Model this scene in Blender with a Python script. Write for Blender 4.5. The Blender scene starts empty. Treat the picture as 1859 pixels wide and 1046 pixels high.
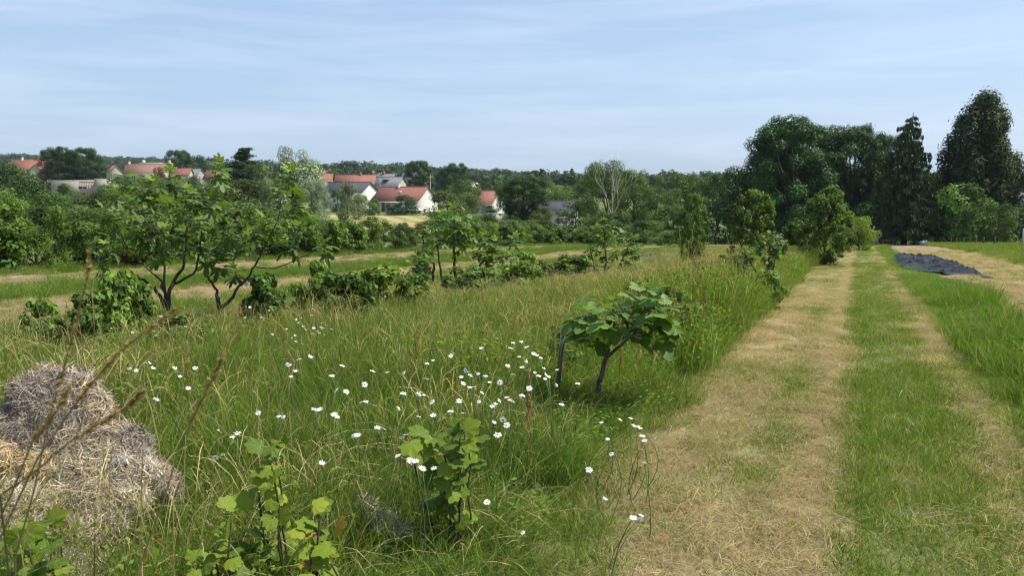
import bpy, math
import numpy as np
from mathutils import Vector, Matrix
R = math.radians
rng = np.random.default_rng(7)
S = bpy.context.scene
COL = S.collection

# ------------------------------------------------------------------ camera
F, PX0, PY0 = 1378.0, 929.5, 523.0
TH, PI_ = math.atan((1552 - PX0) / F), math.atan(178 / F)
CAMZ = 1.75
FW = np.array([-math.sin(TH), math.cos(TH), 0.0])
RT = np.array([math.cos(TH), math.sin(TH), 0.0])
UPW = np.array([0, 0, 1.0])
F3 = FW * math.cos(PI_) - UPW * math.sin(PI_)
U3 = FW * math.sin(PI_) + UPW * math.cos(PI_)
cam = bpy.data.cameras.new('camera')
cam.sensor_width = 36
cam.lens = 36 * F / 1859
cam.clip_start = 0.05
cam.clip_end = 8000
cam.dof.use_dof = True
cam.dof.focus_distance = 6.5
cam.dof.aperture_fstop = 9
co = bpy.data.objects.new('camera', cam)
COL.objects.link(co)
co.matrix_world = Matrix(((RT[0], U3[0], -F3[0], 0), (RT[1], U3[1], -F3[1], 0), (RT[2], U3[2], -F3[2], CAMZ), (0, 0, 0, 1)))
S.camera = co
# ------------------------------------------------------------------ light
SUN_AZ, SUN_EL = R(62), R(58)
SD = Vector((math.sin(SUN_AZ) * math.cos(SUN_EL), math.cos(SUN_AZ) * math.cos(SUN_EL), math.sin(SUN_EL)))
sl = bpy.data.lights.new('sun', 'SUN')
sl.energy = 5.0
sl.angle = R(0.55)
sl.color = (1.0, 0.95, 0.87)
so = bpy.data.objects.new('sun', sl)
COL.objects.link(so)
so.rotation_euler = SD.to_track_quat('Z', 'Y').to_euler()
so.location = (0, 0, 60)
S.view_settings.view_transform = 'Standard'
S.view_settings.look = 'None'
S.view_settings.exposure = 0.6
S.view_settings.gamma = 1
S.view_settings.use_curve_mapping = False
W = bpy.data.worlds.new('World')
S.world = W
W.use_nodes = True
nt = W.node_tree
nt.nodes.clear()
N = lambda t, **k: _n(nt, t, **k)
def _n(nt, t, **k):
    n = nt.nodes.new(t)
    for a, b in k.items():
        if a.startswith('i_'):
            n.inputs[a[2:]].default_value = b
        else:
            setattr(n, a, b)
    return n
sky = N('ShaderNodeTexSky', sky_type='NISHITA', sun_disc=False, sun_elevation=SUN_EL, sun_rotation=SUN_AZ, altitude=0, air_density=1.0, dust_density=1.6, ozone_density=1.6)
bg = N('ShaderNodeBackground')
bg.inputs[1].default_value = 0.096
out = N('ShaderNodeOutputWorld')
tc = N('ShaderNodeTexCoord')
mp = N('ShaderNodeMapping')
mp.inputs['Scale'].default_value = (1.0, 1.0, 11.0)
mp.inputs['Rotation'].default_value = (0.02, 0.05, 0.3)
ns = N('ShaderNodeTexNoise')
ns.inputs['Scale'].default_value = 3.4
ns.inputs['Detail'].default_value = 7
ns.inputs['Roughness'].default_value = 0.55
ns.inputs['Distortion'].default_value = 0.5
cr = N('ShaderNodeMapRange')
cr.inputs['From Min'].default_value = 0.40
cr.inputs['From Max'].default_value = 0.72
cr.inputs['To Max'].default_value = 0.34
mx = N('ShaderNodeMix', data_type='RGBA')
mx.inputs[7].default_value = (6.0, 6.6, 7.9, 1)
# thin, even high haze over the whole sky, cirrus streaks on top
mh = N('ShaderNodeMix', data_type='RGBA')
mh.inputs[0].default_value = 0.52
mh.inputs[7].default_value = (3.7, 5.1, 7.2, 1)
L = nt.links.new
L(tc.outputs['Generated'], mp.inputs['Vector'])
L(mp.outputs[0], ns.inputs['Vector'])
L(ns.outputs[0], cr.inputs[0])
L(sky.outputs[0], mh.inputs[6])
L(mh.outputs[2], mx.inputs[6])
L(cr.outputs[0], mx.inputs[0])
L(mx.outputs[2], bg.inputs[0])
L(bg.outputs[0], out.inputs[0])
S.cycles.filter_width = 1.15
S.cycles.max_bounces = 6
S.cycles.diffuse_bounces = 3
S.cycles.glossy_bounces = 2
S.cycles.transmission_bounces = 4
S.cycles.transparent_max_bounces = 4
S.cycles.volume_bounces = 0

# ------------------------------------------------------------------ pixels and terrain
def hval(i, j, s):
    h = (i * 374761393 + j * 668265263 + s * 1442695041) & 0xffffffff
    h = ((h ^ (h >> 13)) * 1274126177) & 0xffffffff
    return ((h ^ (h >> 16)) & 0xffff) / 65535.0
def vnoise(x, y, s=0):
    x, y = np.asarray(x, float), np.asarray(y, float)
    i, j = np.floor(x).astype(np.int64), np.floor(y).astype(np.int64)
    u, v = x - i, y - j
    u, v = u * u * (3 - 2 * u), v * v * (3 - 2 * v)
    a, b, c, d = hval(i, j, s), hval(i + 1, j, s), hval(i, j + 1, s), hval(i + 1, j + 1, s)
    return (a * (1 - u) + b * u) * (1 - v) + (c * (1 - u) + d * u) * v
def fbm(x, y, s=0, o=3):
    t, a, n = 0, 0.5, 0
    for k in range(o):
        t = t + a * vnoise(np.asarray(x) * 2 ** k, np.asarray(y) * 2 ** k, s + k * 17)
        n += a
        a *= 0.5
    return t / n
def sst(a, b, x):
    t = np.clip((x - a) / (b - a), 0, 1)
    return t * t * (3 - 2 * t)
_ty = np.linspace(-60, 440, 2001)
_tz = np.interp(_ty, [-60, 0, 9, 12, 20, 44, 75, 100, 150, 190, 260, 400], [0, 0, 0, -.1, -.5, -1.6, -3.55, -3.9, -3.8, -3.5, -1.5, 0])
_k = np.hanning(33); _k /= _k.sum()
_tz = np.convolve(np.pad(_tz, 16, mode='edge'), _k, mode='valid')
def terrain(x, y):
    x, y = np.asarray(x, float), np.asarray(y, float)
    Y = x * FW[0] + y * FW[1]
    X = x * RT[0] + y * RT[1]
    z = np.interp(Y, _ty, _tz)
    px = PX0 + F * X / np.maximum(Y, 1)
    z = z + 0.035 * np.clip(-X - 45, 0, 140) * sst(140, 260, Y)
    Rd = np.interp(px, [200, 420], [1500, 950])
    E = np.interp(px, [-800, 0, 200, 300, 420, 580, 750, 900, 1000, 1100, 1859, 2600], [48, 45, 42, 36, 26, 25, 23, 15, 9, 4, -4, -4])
    zr = CAMZ + E / F * Rd
    z = z + np.where(Y > 380, (zr - z) * sst(0, 1, (Y - 380) / (Rd - 380)), 0)
    z = z + (fbm(x * .6, y * .6, 3, 3) - .5) * 0.07 + (fbm(x * .05, y * .05, 9, 2) - .5) * np.clip(Y - 30, 0, 150) * .004
    return z
def ray(px, py):
    return F3 + RT * (px - PX0) / F + U3 * (PY0 - py) / F
def at(px, py, Y):
    d = ray(px, py)
    return np.array([0, 0, CAMZ]) + d * Y / (d @ FW)
def gp(px, py, ymax=400):
    d = ray(px, py)
    d = d / (d @ FW)
    Y = 0.5
    while Y < ymax:
        p = np.array([0, 0, CAMZ]) + d * Y
        if p[2] < terrain(p[0], p[1]):
            return p
        Y *= 1.004
    return p
def gd(px, Y):            # ground point in column px at depth Y
    d = FW + RT * (px - PX0) / F
    p = d * Y
    p[2] = float(terrain(p[0], p[1]))
    return p
def topix(p):
    v = np.asarray(p, float) - np.array([0, 0, CAMZ])
    return PX0 + F * (v @ RT) / (v @ F3), PY0 - F * (v @ U3) / (v @ F3)

# ------------------------------------------------------------------ mesh helpers
class MB:
    def __init__(s):
        s.V, s.F, s.C, s.n = [], [], [], 0
    def add(s, V, Fa, C=None):
        V = np.asarray(V, float).reshape(-1, 3)
        if not isinstance(Fa, list):
            Fa = [Fa]
        for f in Fa:
            f = np.asarray(f, np.int64)
            if len(f):
                s.F.append(f + s.n)
        if C is None:
            C = np.ones((len(V), 3))
        C = np.asarray(C, float)
        if C.ndim == 1:
            C = np.tile(C, (len(V), 1))
        s.V.append(V); s.C.append(C); s.n += len(V)
        return s
    def mesh(s, name, mat=None, smooth=False):
        V = np.concatenate(s.V); C = np.concatenate(s.C)
        me = bpy.data.meshes.new(name)
        me.vertices.add(len(V)); me.vertices.foreach_set('co', V.ravel())
        lt = np.concatenate([np.full(len(f), f.shape[1]) for f in s.F])
        lv = np.concatenate([f.ravel() for f in s.F])
        me.loops.add(len(lv)); me.loops.foreach_set('vertex_index', lv)
        me.polygons.add(len(lt)); me.polygons.foreach_set('loop_start', np.concatenate([[0], np.cumsum(lt)[:-1]]))
        me.update(calc_edges=True)
        ca = me.color_attributes.new('col', 'FLOAT_COLOR', 'POINT')
        ca.data.foreach_set('color', np.concatenate([C, np.ones((len(C), 1))], 1).ravel())
        if smooth:
            me.polygons.foreach_set('use_smooth', np.ones(len(lt), bool))
        if mat:
            me.materials.append(mat)
        return me
def strips(P, Wd, side, col):
    """P n,s,3 centre lines; Wd n,s half widths; side n,3 or n,s,3; col n,3 or n,s,3"""
    n, s, _ = P.shape
    if side.ndim == 2:
        side = np.repeat(side[:, None], s, 1)
    if col.ndim == 2:
        col = np.repeat(col[:, None], s, 1)
    V = np.stack([P - side * Wd[..., None], P + side * Wd[..., None]], 2)
    Cc = np.repeat(col[:, :, None], 2, 2)
    b = (np.arange(n) * s * 2)[:, None] + (np.arange(s - 1) * 2)[None]
    Fq = np.stack([b, b + 1, b + 3, b + 2], -1).reshape(-1, 4)
    return V.reshape(-1, 3), Fq, Cc.reshape(-1, 3)
def unit(v):
    return v / np.maximum(np.linalg.norm(v, axis=-1, keepdims=True), 1e-9)
def tube(pts, rad, k=6, cap=True):
    pts = np.asarray(pts, float); rad = np.asarray(rad, float)
    n = len(pts)
    t = unit(np.gradient(pts, axis=0))
    ref = np.where(np.abs(t[:, 2:3]) > .9, np.array([[1., 0, 0]]), np.array([[0, 0, 1.]]))
    a = unit(np.cross(t, ref)); b = np.cross(t, a)
    for i in range(1, n):        # keep frames consistent
        a[i] = unit(a[i - 1] - t[i] * (a[i - 1] @ t[i])); b[i] = np.cross(t[i], a[i])
    an = np.arange(k) / k * 2 * np.pi
    V = pts[:, None] + rad[:, None, None] * (np.cos(an)[None, :, None] * a[:, None] + np.sin(an)[None, :, None] * b[:, None])
    i = np.arange(n - 1)[:, None] * k; j = np.arange(k)[None]; j2 = (j + 1) % k
    Fq = np.stack([i + j, i + j2, i + k + j2, i + k + j], -1).reshape(-1, 4)
    V = V.reshape(-1, 3)
    fs = [Fq]
    if cap:
        V = np.concatenate([V, pts[:1], pts[-1:]])
        c0, c1 = n * k, n * k + 1
        jj = np.arange(k); j2 = (jj + 1) % k
        fs.append(np.stack([np.full(k, c0), j2, jj], -1))
        fs.append(np.stack([np.full(k, c1), (n - 1) * k + jj, (n - 1) * k + j2], -1))
    return V, fs
def box(a, b, M=None):
    a, b = np.asarray(a, float), np.asarray(b, float)
    V = np.array([[(a, b)[i][0], (a, b)[j][1], (a, b)[k][2]] for k in (0, 1) for j in (0, 1) for i in (0, 1)])
    if M is not None:
        V = V @ M.T
    return V, np.array([[0, 2, 3, 1], [4, 5, 7, 6], [0, 1, 5, 4], [2, 6, 7, 3], [0, 4, 6, 2], [1, 3, 7, 5]])
def prism(poly, thick):
    """closed prism: poly n,3 extruded by vector thick"""
    poly = np.asarray(poly, float); n = len(poly)
    V = np.concatenate([poly, poly + np.asarray(thick)])
    i = np.arange(n); j = (i + 1) % n
    return V, [i[None, ::-1], (i + n)[None], np.stack([i, j, j + n, i + n], -1)]
def tag(o, label=None, cat=None, group=None, kind=None):
    if label: o['label'] = label
    if cat: o['category'] = cat
    if group: o['group'] = group
    if kind: o['kind'] = kind
    return o
def obj(name, me, parent=None, loc=None):
    o = bpy.data.objects.new(name, me)
    COL.objects.link(o)
    if parent is not None: o.parent = parent
    if loc is not None: o.location = loc
    return o
def empty(name, loc=(0, 0, 0), rz=0, scale=None):
    o = bpy.data.objects.new(name, None)
    COL.objects.link(o)
    o.empty_display_size = 0.1
    o.location = loc; o.rotation_euler = (0, 0, rz)
    if scale is not None: o.scale = scale
    return o
def copy_tree(o, parent=None):
    c = o.copy(); COL.objects.link(c)
    if parent is not None: c.parent = parent
    for ch in list(o.children): copy_tree(ch, c)
    return c

# ------------------------------------------------------------------ materials
def mat(name):
    m = bpy.data.materials.new(name); m.use_nodes = True
    t = m.node_tree
    return m, t, t.nodes['Principled BSDF'], t.nodes['Material Output']
def leafmat(name, color=(1, 1, 1), rough=0.5, transl=0.35, spec=0.4, var=0.25, veins=0, tcol=None):
    m, t, p, o = mat(name)
    at_ = _n(t, 'ShaderNodeAttribute', attribute_name='col')
    oi = _n(t, 'ShaderNodeObjectInfo')
    mr = _n(t, 'ShaderNodeMapRange'); mr.inputs['To Min'].default_value = 1 - var; mr.inputs['To Max'].default_value = 1 + var
    t.links.new(oi.outputs['Random'], mr.inputs[0])
    m1 = _n(t, 'ShaderNodeMix', data_type='RGBA', blend_type='MULTIPLY'); m1.inputs[0].default_value = 1
    m1.inputs[7].default_value = (*color, 1)
    t.links.new(at_.outputs['Color'], m1.inputs[6])
    m2 = _n(t, 'ShaderNodeVectorMath', operation='SCALE')
    t.links.new(m1.outputs[2], m2.inputs[0]); t.links.new(mr.outputs[0], m2.inputs['Scale'])
    last = m2.outputs[0]
    if veins:
        tcn = _n(t, 'ShaderNodeTexCoord'); sx = _n(t, 'ShaderNodeSeparateXYZ')
        t.links.new(tcn.outputs['Object'], sx.inputs[0])
        def M(op, a, b=None, c=None):
            n = _n(t, 'ShaderNodeMath', operation=op)
            for i, v in enumerate((a, b, c)):
                if v is None: continue
                if isinstance(v, (int, float)): n.inputs[i].default_value = v
                else: t.links.new(v, n.inputs[i])
            return n.outputs[0]
        ang = M('ARCTAN2', sx.outputs[0], sx.outputs[1])
        sp = veins
        k = M('ROUND', M('DIVIDE', ang, sp))
        da = M('ABSOLUTE', M('SUBTRACT', ang, M('MULTIPLY', k, sp)))
        r = M('SQRT', M('ADD', M('POWER', sx.outputs[0], 2), M('POWER', sx.outputs[1], 2)))
        main = M('LESS_THAN', M('MULTIPLY', r, da), 0.018)
        sv = M('GREATER_THAN', M('SINE', M('MULTIPLY', M('SUBTRACT', r, M('MULTIPLY', M('MULTIPLY', da, r), 0.8)), 48)), 0.86)
        v = M('MINIMUM', M('ADD', M('MULTIPLY', main, 0.4), M('MULTIPLY', sv, 0.14)), 1)
        mv = _n(t, 'ShaderNodeMix', data_type='RGBA')
        t.links.new(v, mv.inputs[0]); t.links.new(last, mv.inputs[6]); mv.inputs[7].default_value = (.24, .30, .06, 1)
        last = mv.outputs[2]
    t.links.new(last, p.inputs['Base Color'])
    p.inputs['Roughness'].default_value = rough
    p.inputs['Specular IOR Level'].default_value = spec
    if transl > 0:
        tr = _n(t, 'ShaderNodeBsdfTranslucent'); ms = _n(t, 'ShaderNodeMixShader'); ms.inputs[0].default_value = transl
        tm = _n(t, 'ShaderNodeMix', data_type='RGBA', blend_type='MULTIPLY'); tm.inputs[0].default_value = 1
        tm.inputs[7].default_value = (*(tcol or (1.5, 1.5, .7)), 1)
        t.links.new(last, tm.inputs[6]); t.links.new(tm.outputs[2], tr.inputs[0])
        t.links.new(p.outputs[0], ms.inputs[1]); t.links.new(tr.outputs[0], ms.inputs[2])
        t.links.new(ms.outputs[0], o.inputs[0])
    return m
def solid(name, a, b=None, scale=5, rough=0.8, bump=0.0, stretch=None, spec=.3, attr=False):
    """two-tone noise material on object coordinates"""
    m, t, p, o = mat(name)
    b = b or tuple(c * .7 for c in a)
    tcn = _n(t, 'ShaderNodeTexCoord'); mpn = _n(t, 'ShaderNodeMapping')
    if stretch: mpn.inputs['Scale'].default_value = stretch
    n1 = _n(t, 'ShaderNodeTexNoise'); n1.inputs['Scale'].default_value = scale; n1.inputs['Detail'].default_value = 6; n1.inputs['Roughness'].default_value = .6
    mr = _n(t, 'ShaderNodeMapRange'); mr.inputs['From Min'].default_value = .35; mr.inputs['From Max'].default_value = .65
    mxx = _n(t, 'ShaderNodeMix', data_type='RGBA'); mxx.inputs[6].default_value = (*a, 1); mxx.inputs[7].default_value = (*b, 1)
    l = t.links.new
    l(tcn.outputs['Object'], mpn.inputs[0]); l(mpn.outputs[0], n1.inputs[0]); l(n1.outputs[0], mr.inputs[0]); l(mr.outputs[0], mxx.inputs[0])
    last = mxx.outputs[2]
    if attr:
        a_ = _n(t, 'ShaderNodeAttribute', attribute_name='col')
        mm = _n(t, 'ShaderNodeMix', data_type='RGBA', blend_type='MULTIPLY'); mm.inputs[0].default_value = 1
        l(last, mm.inputs[6]); l(a_.outputs['Color'], mm.inputs[7]); last = mm.outputs[2]
    l(last, p.inputs['Base Color'])
    p.inputs['Roughness'].default_value = rough; p.inputs['Specular IOR Level'].default_value = spec
    if bump:
        bn = _n(t, 'ShaderNodeBump'); bn.inputs['Strength'].default_value = bump; bn.inputs['Distance'].default_value = .05
        l(n1.outputs[0], bn.inputs['Height']); l(bn.outputs[0], p.inputs['Normal'])
    return m
def groundmat(name, scale=3.0, amp=.45, bumpd=.03):
    m, t, p, o = mat(name); l = t.links.new
    a_ = _n(t, 'ShaderNodeAttribute', attribute_name='col'); tcn = _n(t, 'ShaderNodeTexCoord')
    n1 = _n(t, 'ShaderNodeTexNoise'); n1.inputs['Scale'].default_value = scale; n1.inputs['Detail'].default_value = 9; n1.inputs['Roughness'].default_value = .7
    n2 = _n(t, 'ShaderNodeTexNoise'); n2.inputs['Scale'].default_value = scale * 14; n2.inputs['Detail'].default_value = 5; n2.inputs['Roughness'].default_value = .7
    l(tcn.outputs['Object'], n1.inputs[0]); l(tcn.outputs['Object'], n2.inputs[0])
    ad = _n(t, 'ShaderNodeMath', operation='ADD'); l(n1.outputs[0], ad.inputs[0]); l(n2.outputs[0], ad.inputs[1])
    mr = _n(t, 'ShaderNodeMapRange'); mr.inputs['From Min'].default_value = .7; mr.inputs['From Max'].default_value = 1.3
    mr.inputs['To Min'].default_value = 1 - amp; mr.inputs['To Max'].default_value = 1 + amp
    l(ad.outputs[0], mr.inputs[0])
    sc = _n(t, 'ShaderNodeVectorMath', operation='SCALE'); l(a_.outputs['Color'], sc.inputs[0]); l(mr.outputs[0], sc.inputs['Scale'])
    l(sc.outputs[0], p.inputs['Base Color']); p.inputs['Roughness'].default_value = .95; p.inputs['Specular IOR Level'].default_value = .1
    bn = _n(t, 'ShaderNodeBump'); bn.inputs['Strength'].default_value = .8; bn.inputs['Distance'].default_value = bumpd
    l(ad.outputs[0], bn.inputs['Height']); l(bn.outputs[0], p.inputs['Normal'])
    return m
M_ground = groundmat('soil_and_turf')
M_grass = leafmat('grass_blades', rough=.7, transl=.42, spec=.08, var=.18)
M_straw = leafmat('dry_straw', rough=.8, transl=.12, spec=.08, var=.1, tcol=(1.1, 1.05, .9))
M_fol = {
    'dark': leafmat('foliage_dark', (.044, .086, .019), .5, .22, .12),
    'oak': leafmat('foliage_oak', (.034, .078, .018), .5, .18, .12),
    'mid': leafmat('foliage_mid', (.070, .125, .024), .5, .3, .12),
    'light': leafmat('foliage_light', (.105, .165, .030), .5, .35, .12),
    'lime': leafmat('foliage_lime', (.13, .19, .030), .5, .4, .12),
    'silver': leafmat('foliage_silver', (.20, .25, .145), .55, .2, .12, tcol=(1.1, 1.15, .8)),
    'grey': leafmat('foliage_greygreen', (.165, .20, .09), .6, .22, .12),
    'olive': leafmat('foliage_olive', (.09, .12, .03), .55, .28, .12),
    'thuja': leafmat('foliage_thuja', (.036, .056, .019), .9, .12, .25, tcol=(1.3, 1.2, .7)),
    'spruce': leafmat('foliage_spruce', (.045, .078, .028), .6, .12, .12),
    'red': leafmat('foliage_red', (.13, .055, .035), .5, .2, .12, tcol=(1.4, .9, .7)),
    'far': leafmat('foliage_far', (.040, .070, .020), .6, .2, .12, var=.35),
}
M_bark = solid('bark_grey_brown', (.075, .06, .045), (.04, .031, .023), 14, .95, .6, (1, 1, .3), .08)
M_figbark = solid('bark_fig', (.115, .095, .068), (.04, .031, .022), 22, .95, .5, (1, 1, .4), .08)
M_deadwood = solid('dead_wood_pale', (.42, .38, .31), (.3, .26, .2), 8, .9, .2)
M_fig = leafmat('fig_leaf', (1, 1, 1), .55, .32, .28, var=.22, veins=.9)
M_rib = leafmat('currant_leaf', (1, 1, 1), .6, .38, .2, var=.18, veins=.75)
M_petal = leafmat('daisy_petal', (.82, .82, .80), .6, .3, .2, var=.04, tcol=(1, 1, 1))
M_disc = solid('daisy_disc', (.62, .36, .03), (.5, .24, .02), 400, .8)
M_stem = leafmat('stem_green', (.10, .15, .045), .6, .1, .25, var=.2)

# ------------------------------------------------------------------ ground sheet
ROWDIR = 'u'
def band(u, pts, w=.35):
    """colours over the cross-field coordinate u"""
    us = [p[0] for p in pts]
    return np.stack([np.interp(u, us, [p[1][k] for p in pts]) for k in range(3)], -1)
C_soil, C_tan, C_gr, C_turf = (.30, .235, .16), (.36, .29, .175), (.10, .125, .045), (.14, .15, .06)
def ground_col(x, y):
    Y = x * FW[0] + y * FW[1]
    u = x + (fbm(x * .25, y * .25, 31, 3) - .5) * 1.2
    pts = []
    def seg(a, b, c): pts.extend([(a + .12, c), (b - .12, c)])
    seg(-400, -24, (.10, .12, .045)); seg(-24, -19.8, (.11, .13, .05)); seg(-19.8, -15.2, C_soil); seg(-15.2, -12.8, C_gr)
    seg(-12.8, -9.6, C_soil); seg(-9.6, -1.3, (.12, .125, .05))
    seg(-1.3, 1.3, (.25, .21, .11)); seg(1.3, 2.3, (.09, .12, .04)); seg(2.3, 9, (.34, .27, .16)); seg(9, 14, (.12, .15, .05)); seg(14, 400, (.15, .16, .06))
    c = band(u, pts)
    far = sst(38, 60, Y)[..., None]
    c = c * (1 - far) + np.array([.10, .125, .04]) * far
    n = fbm(x * .8, y * .8, 5, 4)[..., None]
    c = c * (.75 + .5 * n)
    # soil under the big trees on the right
    return c
na, nr = 540, 190
rr = np.concatenate([[0.0], np.geomspace(.6, 2100, nr)])
th = np.linspace(0, 2 * np.pi, na, endpoint=False)
gx = rr[:, None] * np.sin(th)[None]; gy = rr[:, None] * np.cos(th)[None]
gz = terrain(gx, gy)
i = np.arange(nr)[:, None] * na; j = np.arange(na)[None]; j2 = (j + 1) % na
fq = np.stack([i + j, i + na + j, i + na + j2, i + j2], -1).reshape(-1, 4)[na:]
g = MB()
V = np.stack([gx, gy, gz], -1).reshape(-1, 3)
cc = ground_col(V[:, 0], V[:, 1])
g.add(V, fq, cc)
g.add(np.concatenate([V[na:2 * na], V[:1]]), np.stack([np.arange(na), (np.arange(na) + 1) % na, np.full(na, na)], -1)[:, ::-1], cc[:na + 1] * 0 + cc[0])
tag(obj('ground', g.mesh('ground', M_ground, True)), kind='structure')
def sheet(name, uf, vs, nu, dz, colf, m=M_ground, hf=None):
    """field strip: uf(v) -> (u0,u1), following the terrain dz above it"""
    vs = np.asarray(vs, float)
    a = np.array([uf(v) for v in vs])
    t = np.linspace(0, 1, nu)
    x = a[:, :1] * (1 - t) + a[:, 1:] * t
    y = np.repeat(vs[:, None], nu, 1)
    # outer edges dip under the ground so that no lip shows
    e = np.minimum(np.minimum(t, 1 - t)[None] * 8, 1)
    z = terrain(x, y) + dz * (e * 2 - 1)
    if hf is not None: z = z + hf(x, y) * e
    Vv = np.stack([x, y, z], -1).reshape(-1, 3)
    n = len(vs)
    i = np.arange(n - 1)[:, None] * nu; j = np.arange(nu - 1)[None]
    fq = np.stack([i + j, i + j + 1, i + nu + j + 1, i + nu + j], -1).reshape(-1, 4)
    return tag(obj(name, MB().add(Vv, fq, colf(Vv[:, 0], Vv[:, 1])).mesh(name, m, True)), kind='structure')
def path_mix(u, v):
    """0 = green turf, 1 = dry straw, across the mown path"""
    w = u + (fbm(v * .9, u * 2, 71, 2) - .5) * .10
    s = np.interp(w, [-1.4, -1.1, -.62, -.5, -.36, -.28, -.03, .02, .72, .84, .98, 1.08, 1.4], [.48, .82, .8, .62, .62, .98, .98, .04, .05, .42, .5, .16, .1])
    n = fbm(u * 1.6, v * .8, 55, 3)
    fade = sst(17, 26, v)
    s = s * (1 - fade * .5) + fade * .30 + .35 * np.exp(-((v - 19.5) / 1.3) ** 2) * (.5 - s)
    return np.clip(s + (n - .5) * 1.25 * (1 - .6 * np.exp(-((u + .1) / .2) ** 2)), 0, 1)
def path_col(x, y):
    s = path_mix(x, y)[..., None]
    n = fbm(x * 5, y * 5, 8, 3)[..., None]
    return (np.array([.32, .25, .155]) * s + np.array([.10, .13, .035]) * (1 - s)) * (.7 + .6 * n)
sheet('path', lambda v: (-1.45, 1.45), np.concatenate([np.arange(-4, 30, .2), np.arange(30, 70, 1.5)]), 40, .008, path_col,
      hf=lambda x, y: -.03 * (np.exp(-((x + .15) / .2) ** 2) + np.exp(-((x - .9) / .2) ** 2)))
def till(ca, cb, s=3):
    return lambda x, y: (np.array(ca) * (1 - fbm(x * 2.5, y * 1.2, s, 3)[..., None]) + np.array(cb) * fbm(x * 2.5, y * 1.2, s, 3)[..., None])
fur = lambda x, y: .035 * np.sin(x * 2 * np.pi / .55) + .03 * (fbm(x * 4, y * 4, 77, 2) - .5)
wv = lambda v, s_, a: a * 2 * (float(fbm(v * .35, v * 0 + s_, 90, 3)) - .5)
sheet('tilled_strip', lambda v: (-19.7 + wv(v, 1, .4), -15.3 + wv(v, 2, .5)), np.arange(-4, 60, .3), 90, .02, till((.285, .21, .135), (.165, .12, .08)), hf=fur)
sheet('tilled_strip', lambda v: (-12.7 + wv(v, 5, .5), -9.7 + wv(v, 6, .6)), np.arange(-2, 44, .3), 70, .02, till((.30, .22, .14), (.19, .14, .09), 19),
      hf=lambda x, y: .05 * (fbm(x * 3, y * 3, 78, 2) - .5))
sheet('field', lambda v: (2.1 + wv(v, 7, .3) - .35 * float(sst(30, 50, v)), 5.2 + 3.5 * float(sst(24, 12, v)) if v < 24 else 5.2 + wv(v, 8, .3)), np.arange(-2, 60, .4), 60, .02, till((.30, .215, .135), (.155, .108, .07), 29),
      hf=lambda x, y: .06 * (fbm(x * 2.5, y * 2.5, 79, 3) - .5))
def patch(name, corners, dz, colf, n=24, m=M_ground, hf=None, kind='structure'):
    """four pixel corners on the ground (near-left, near-right, far-right, far-left), draped"""
    P = [np.asarray(c, float) for c in corners]
    s, t = np.meshgrid(np.linspace(0, 1, n), np.linspace(0, 1, n))
    x, y = [P[0][k] * (1 - s) * (1 - t) + P[1][k] * s * (1 - t) + P[2][k] * s * t + P[3][k] * (1 - s) * t for k in (0, 1)]
    e = np.clip(np.minimum(np.minimum(s, 1 - s), np.minimum(t, 1 - t)) * 10, 0, 1)
    z = terrain(x, y) + dz * (2 * e - 1)
    if hf is not None: z = z + hf(x, y) * e
    Vv = np.stack([x, y, z], -1).reshape(-1, 3)
    i = np.arange(n - 1)[:, None] * n; j = np.arange(n - 1)[None]
    fq = np.stack([i + j, i + j + 1, i + n + j + 1, i + n + j], -1).reshape(-1, 4)
    o = obj(name, MB().add(Vv, fq, colf(Vv[:, 0], Vv[:, 1])).mesh(name, m, True))
    if kind: o['kind'] = kind
    return o
stripes = lambda ca, cb, f: (lambda x, y: np.array(ca) + (np.array(cb) - np.array(ca)) * (.5 + .5 * np.sin((x * .75 + y * .66) * f + 3 * fbm(x * .1, y * .1, 4, 2)))[..., None] * (.5 + fbm(x * .3, y * .3, 6, 2))[..., None])
patch('mown_meadow', [gd(560, 90), gd(800, 95), gd(815, 168), gd(575, 176)], .12, stripes((.32, .26, .12), (.16, .17, .06), 1.4), 60)
patch('field', [gd(985, 470), gd(1060, 470), gd(1075, 640), gd(985, 640)], 1.2, stripes((.50, .42, .16), (.46, .38, .15), .2), 20)
patch('field', [gd(840, 560), gd(892, 560), gd(900, 700), gd(835, 700)], 1.2, stripes((.42, .33, .2), (.36, .28, .16), .2), 20)

# ------------------------------------------------------------------ haze
hz = MB().add(*box((-2200, -2200, -16), (2200, 2200, 150)))
hm = bpy.data.materials.new('haze'); hm.use_nodes = True
t_ = hm.node_tree; t_.nodes.clear()
pv = _n(t_, 'ShaderNodeVolumePrincipled'); ov = _n(t_, 'ShaderNodeOutputMaterial')
pv.inputs['Density'].default_value = 0.00011
pv.inputs['Color'].default_value = (.72, .83, 1, 1)
pv.inputs['Anisotropy'].default_value = .3
t_.links.new(pv.outputs[0], ov.inputs['Volume'])
HAZE = obj('haze', hz.mesh('haze', hm)); HAZE['kind'] = 'stuff'; HAZE['label'] = 'thin blue summer haze over the valley and far hills'

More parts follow.
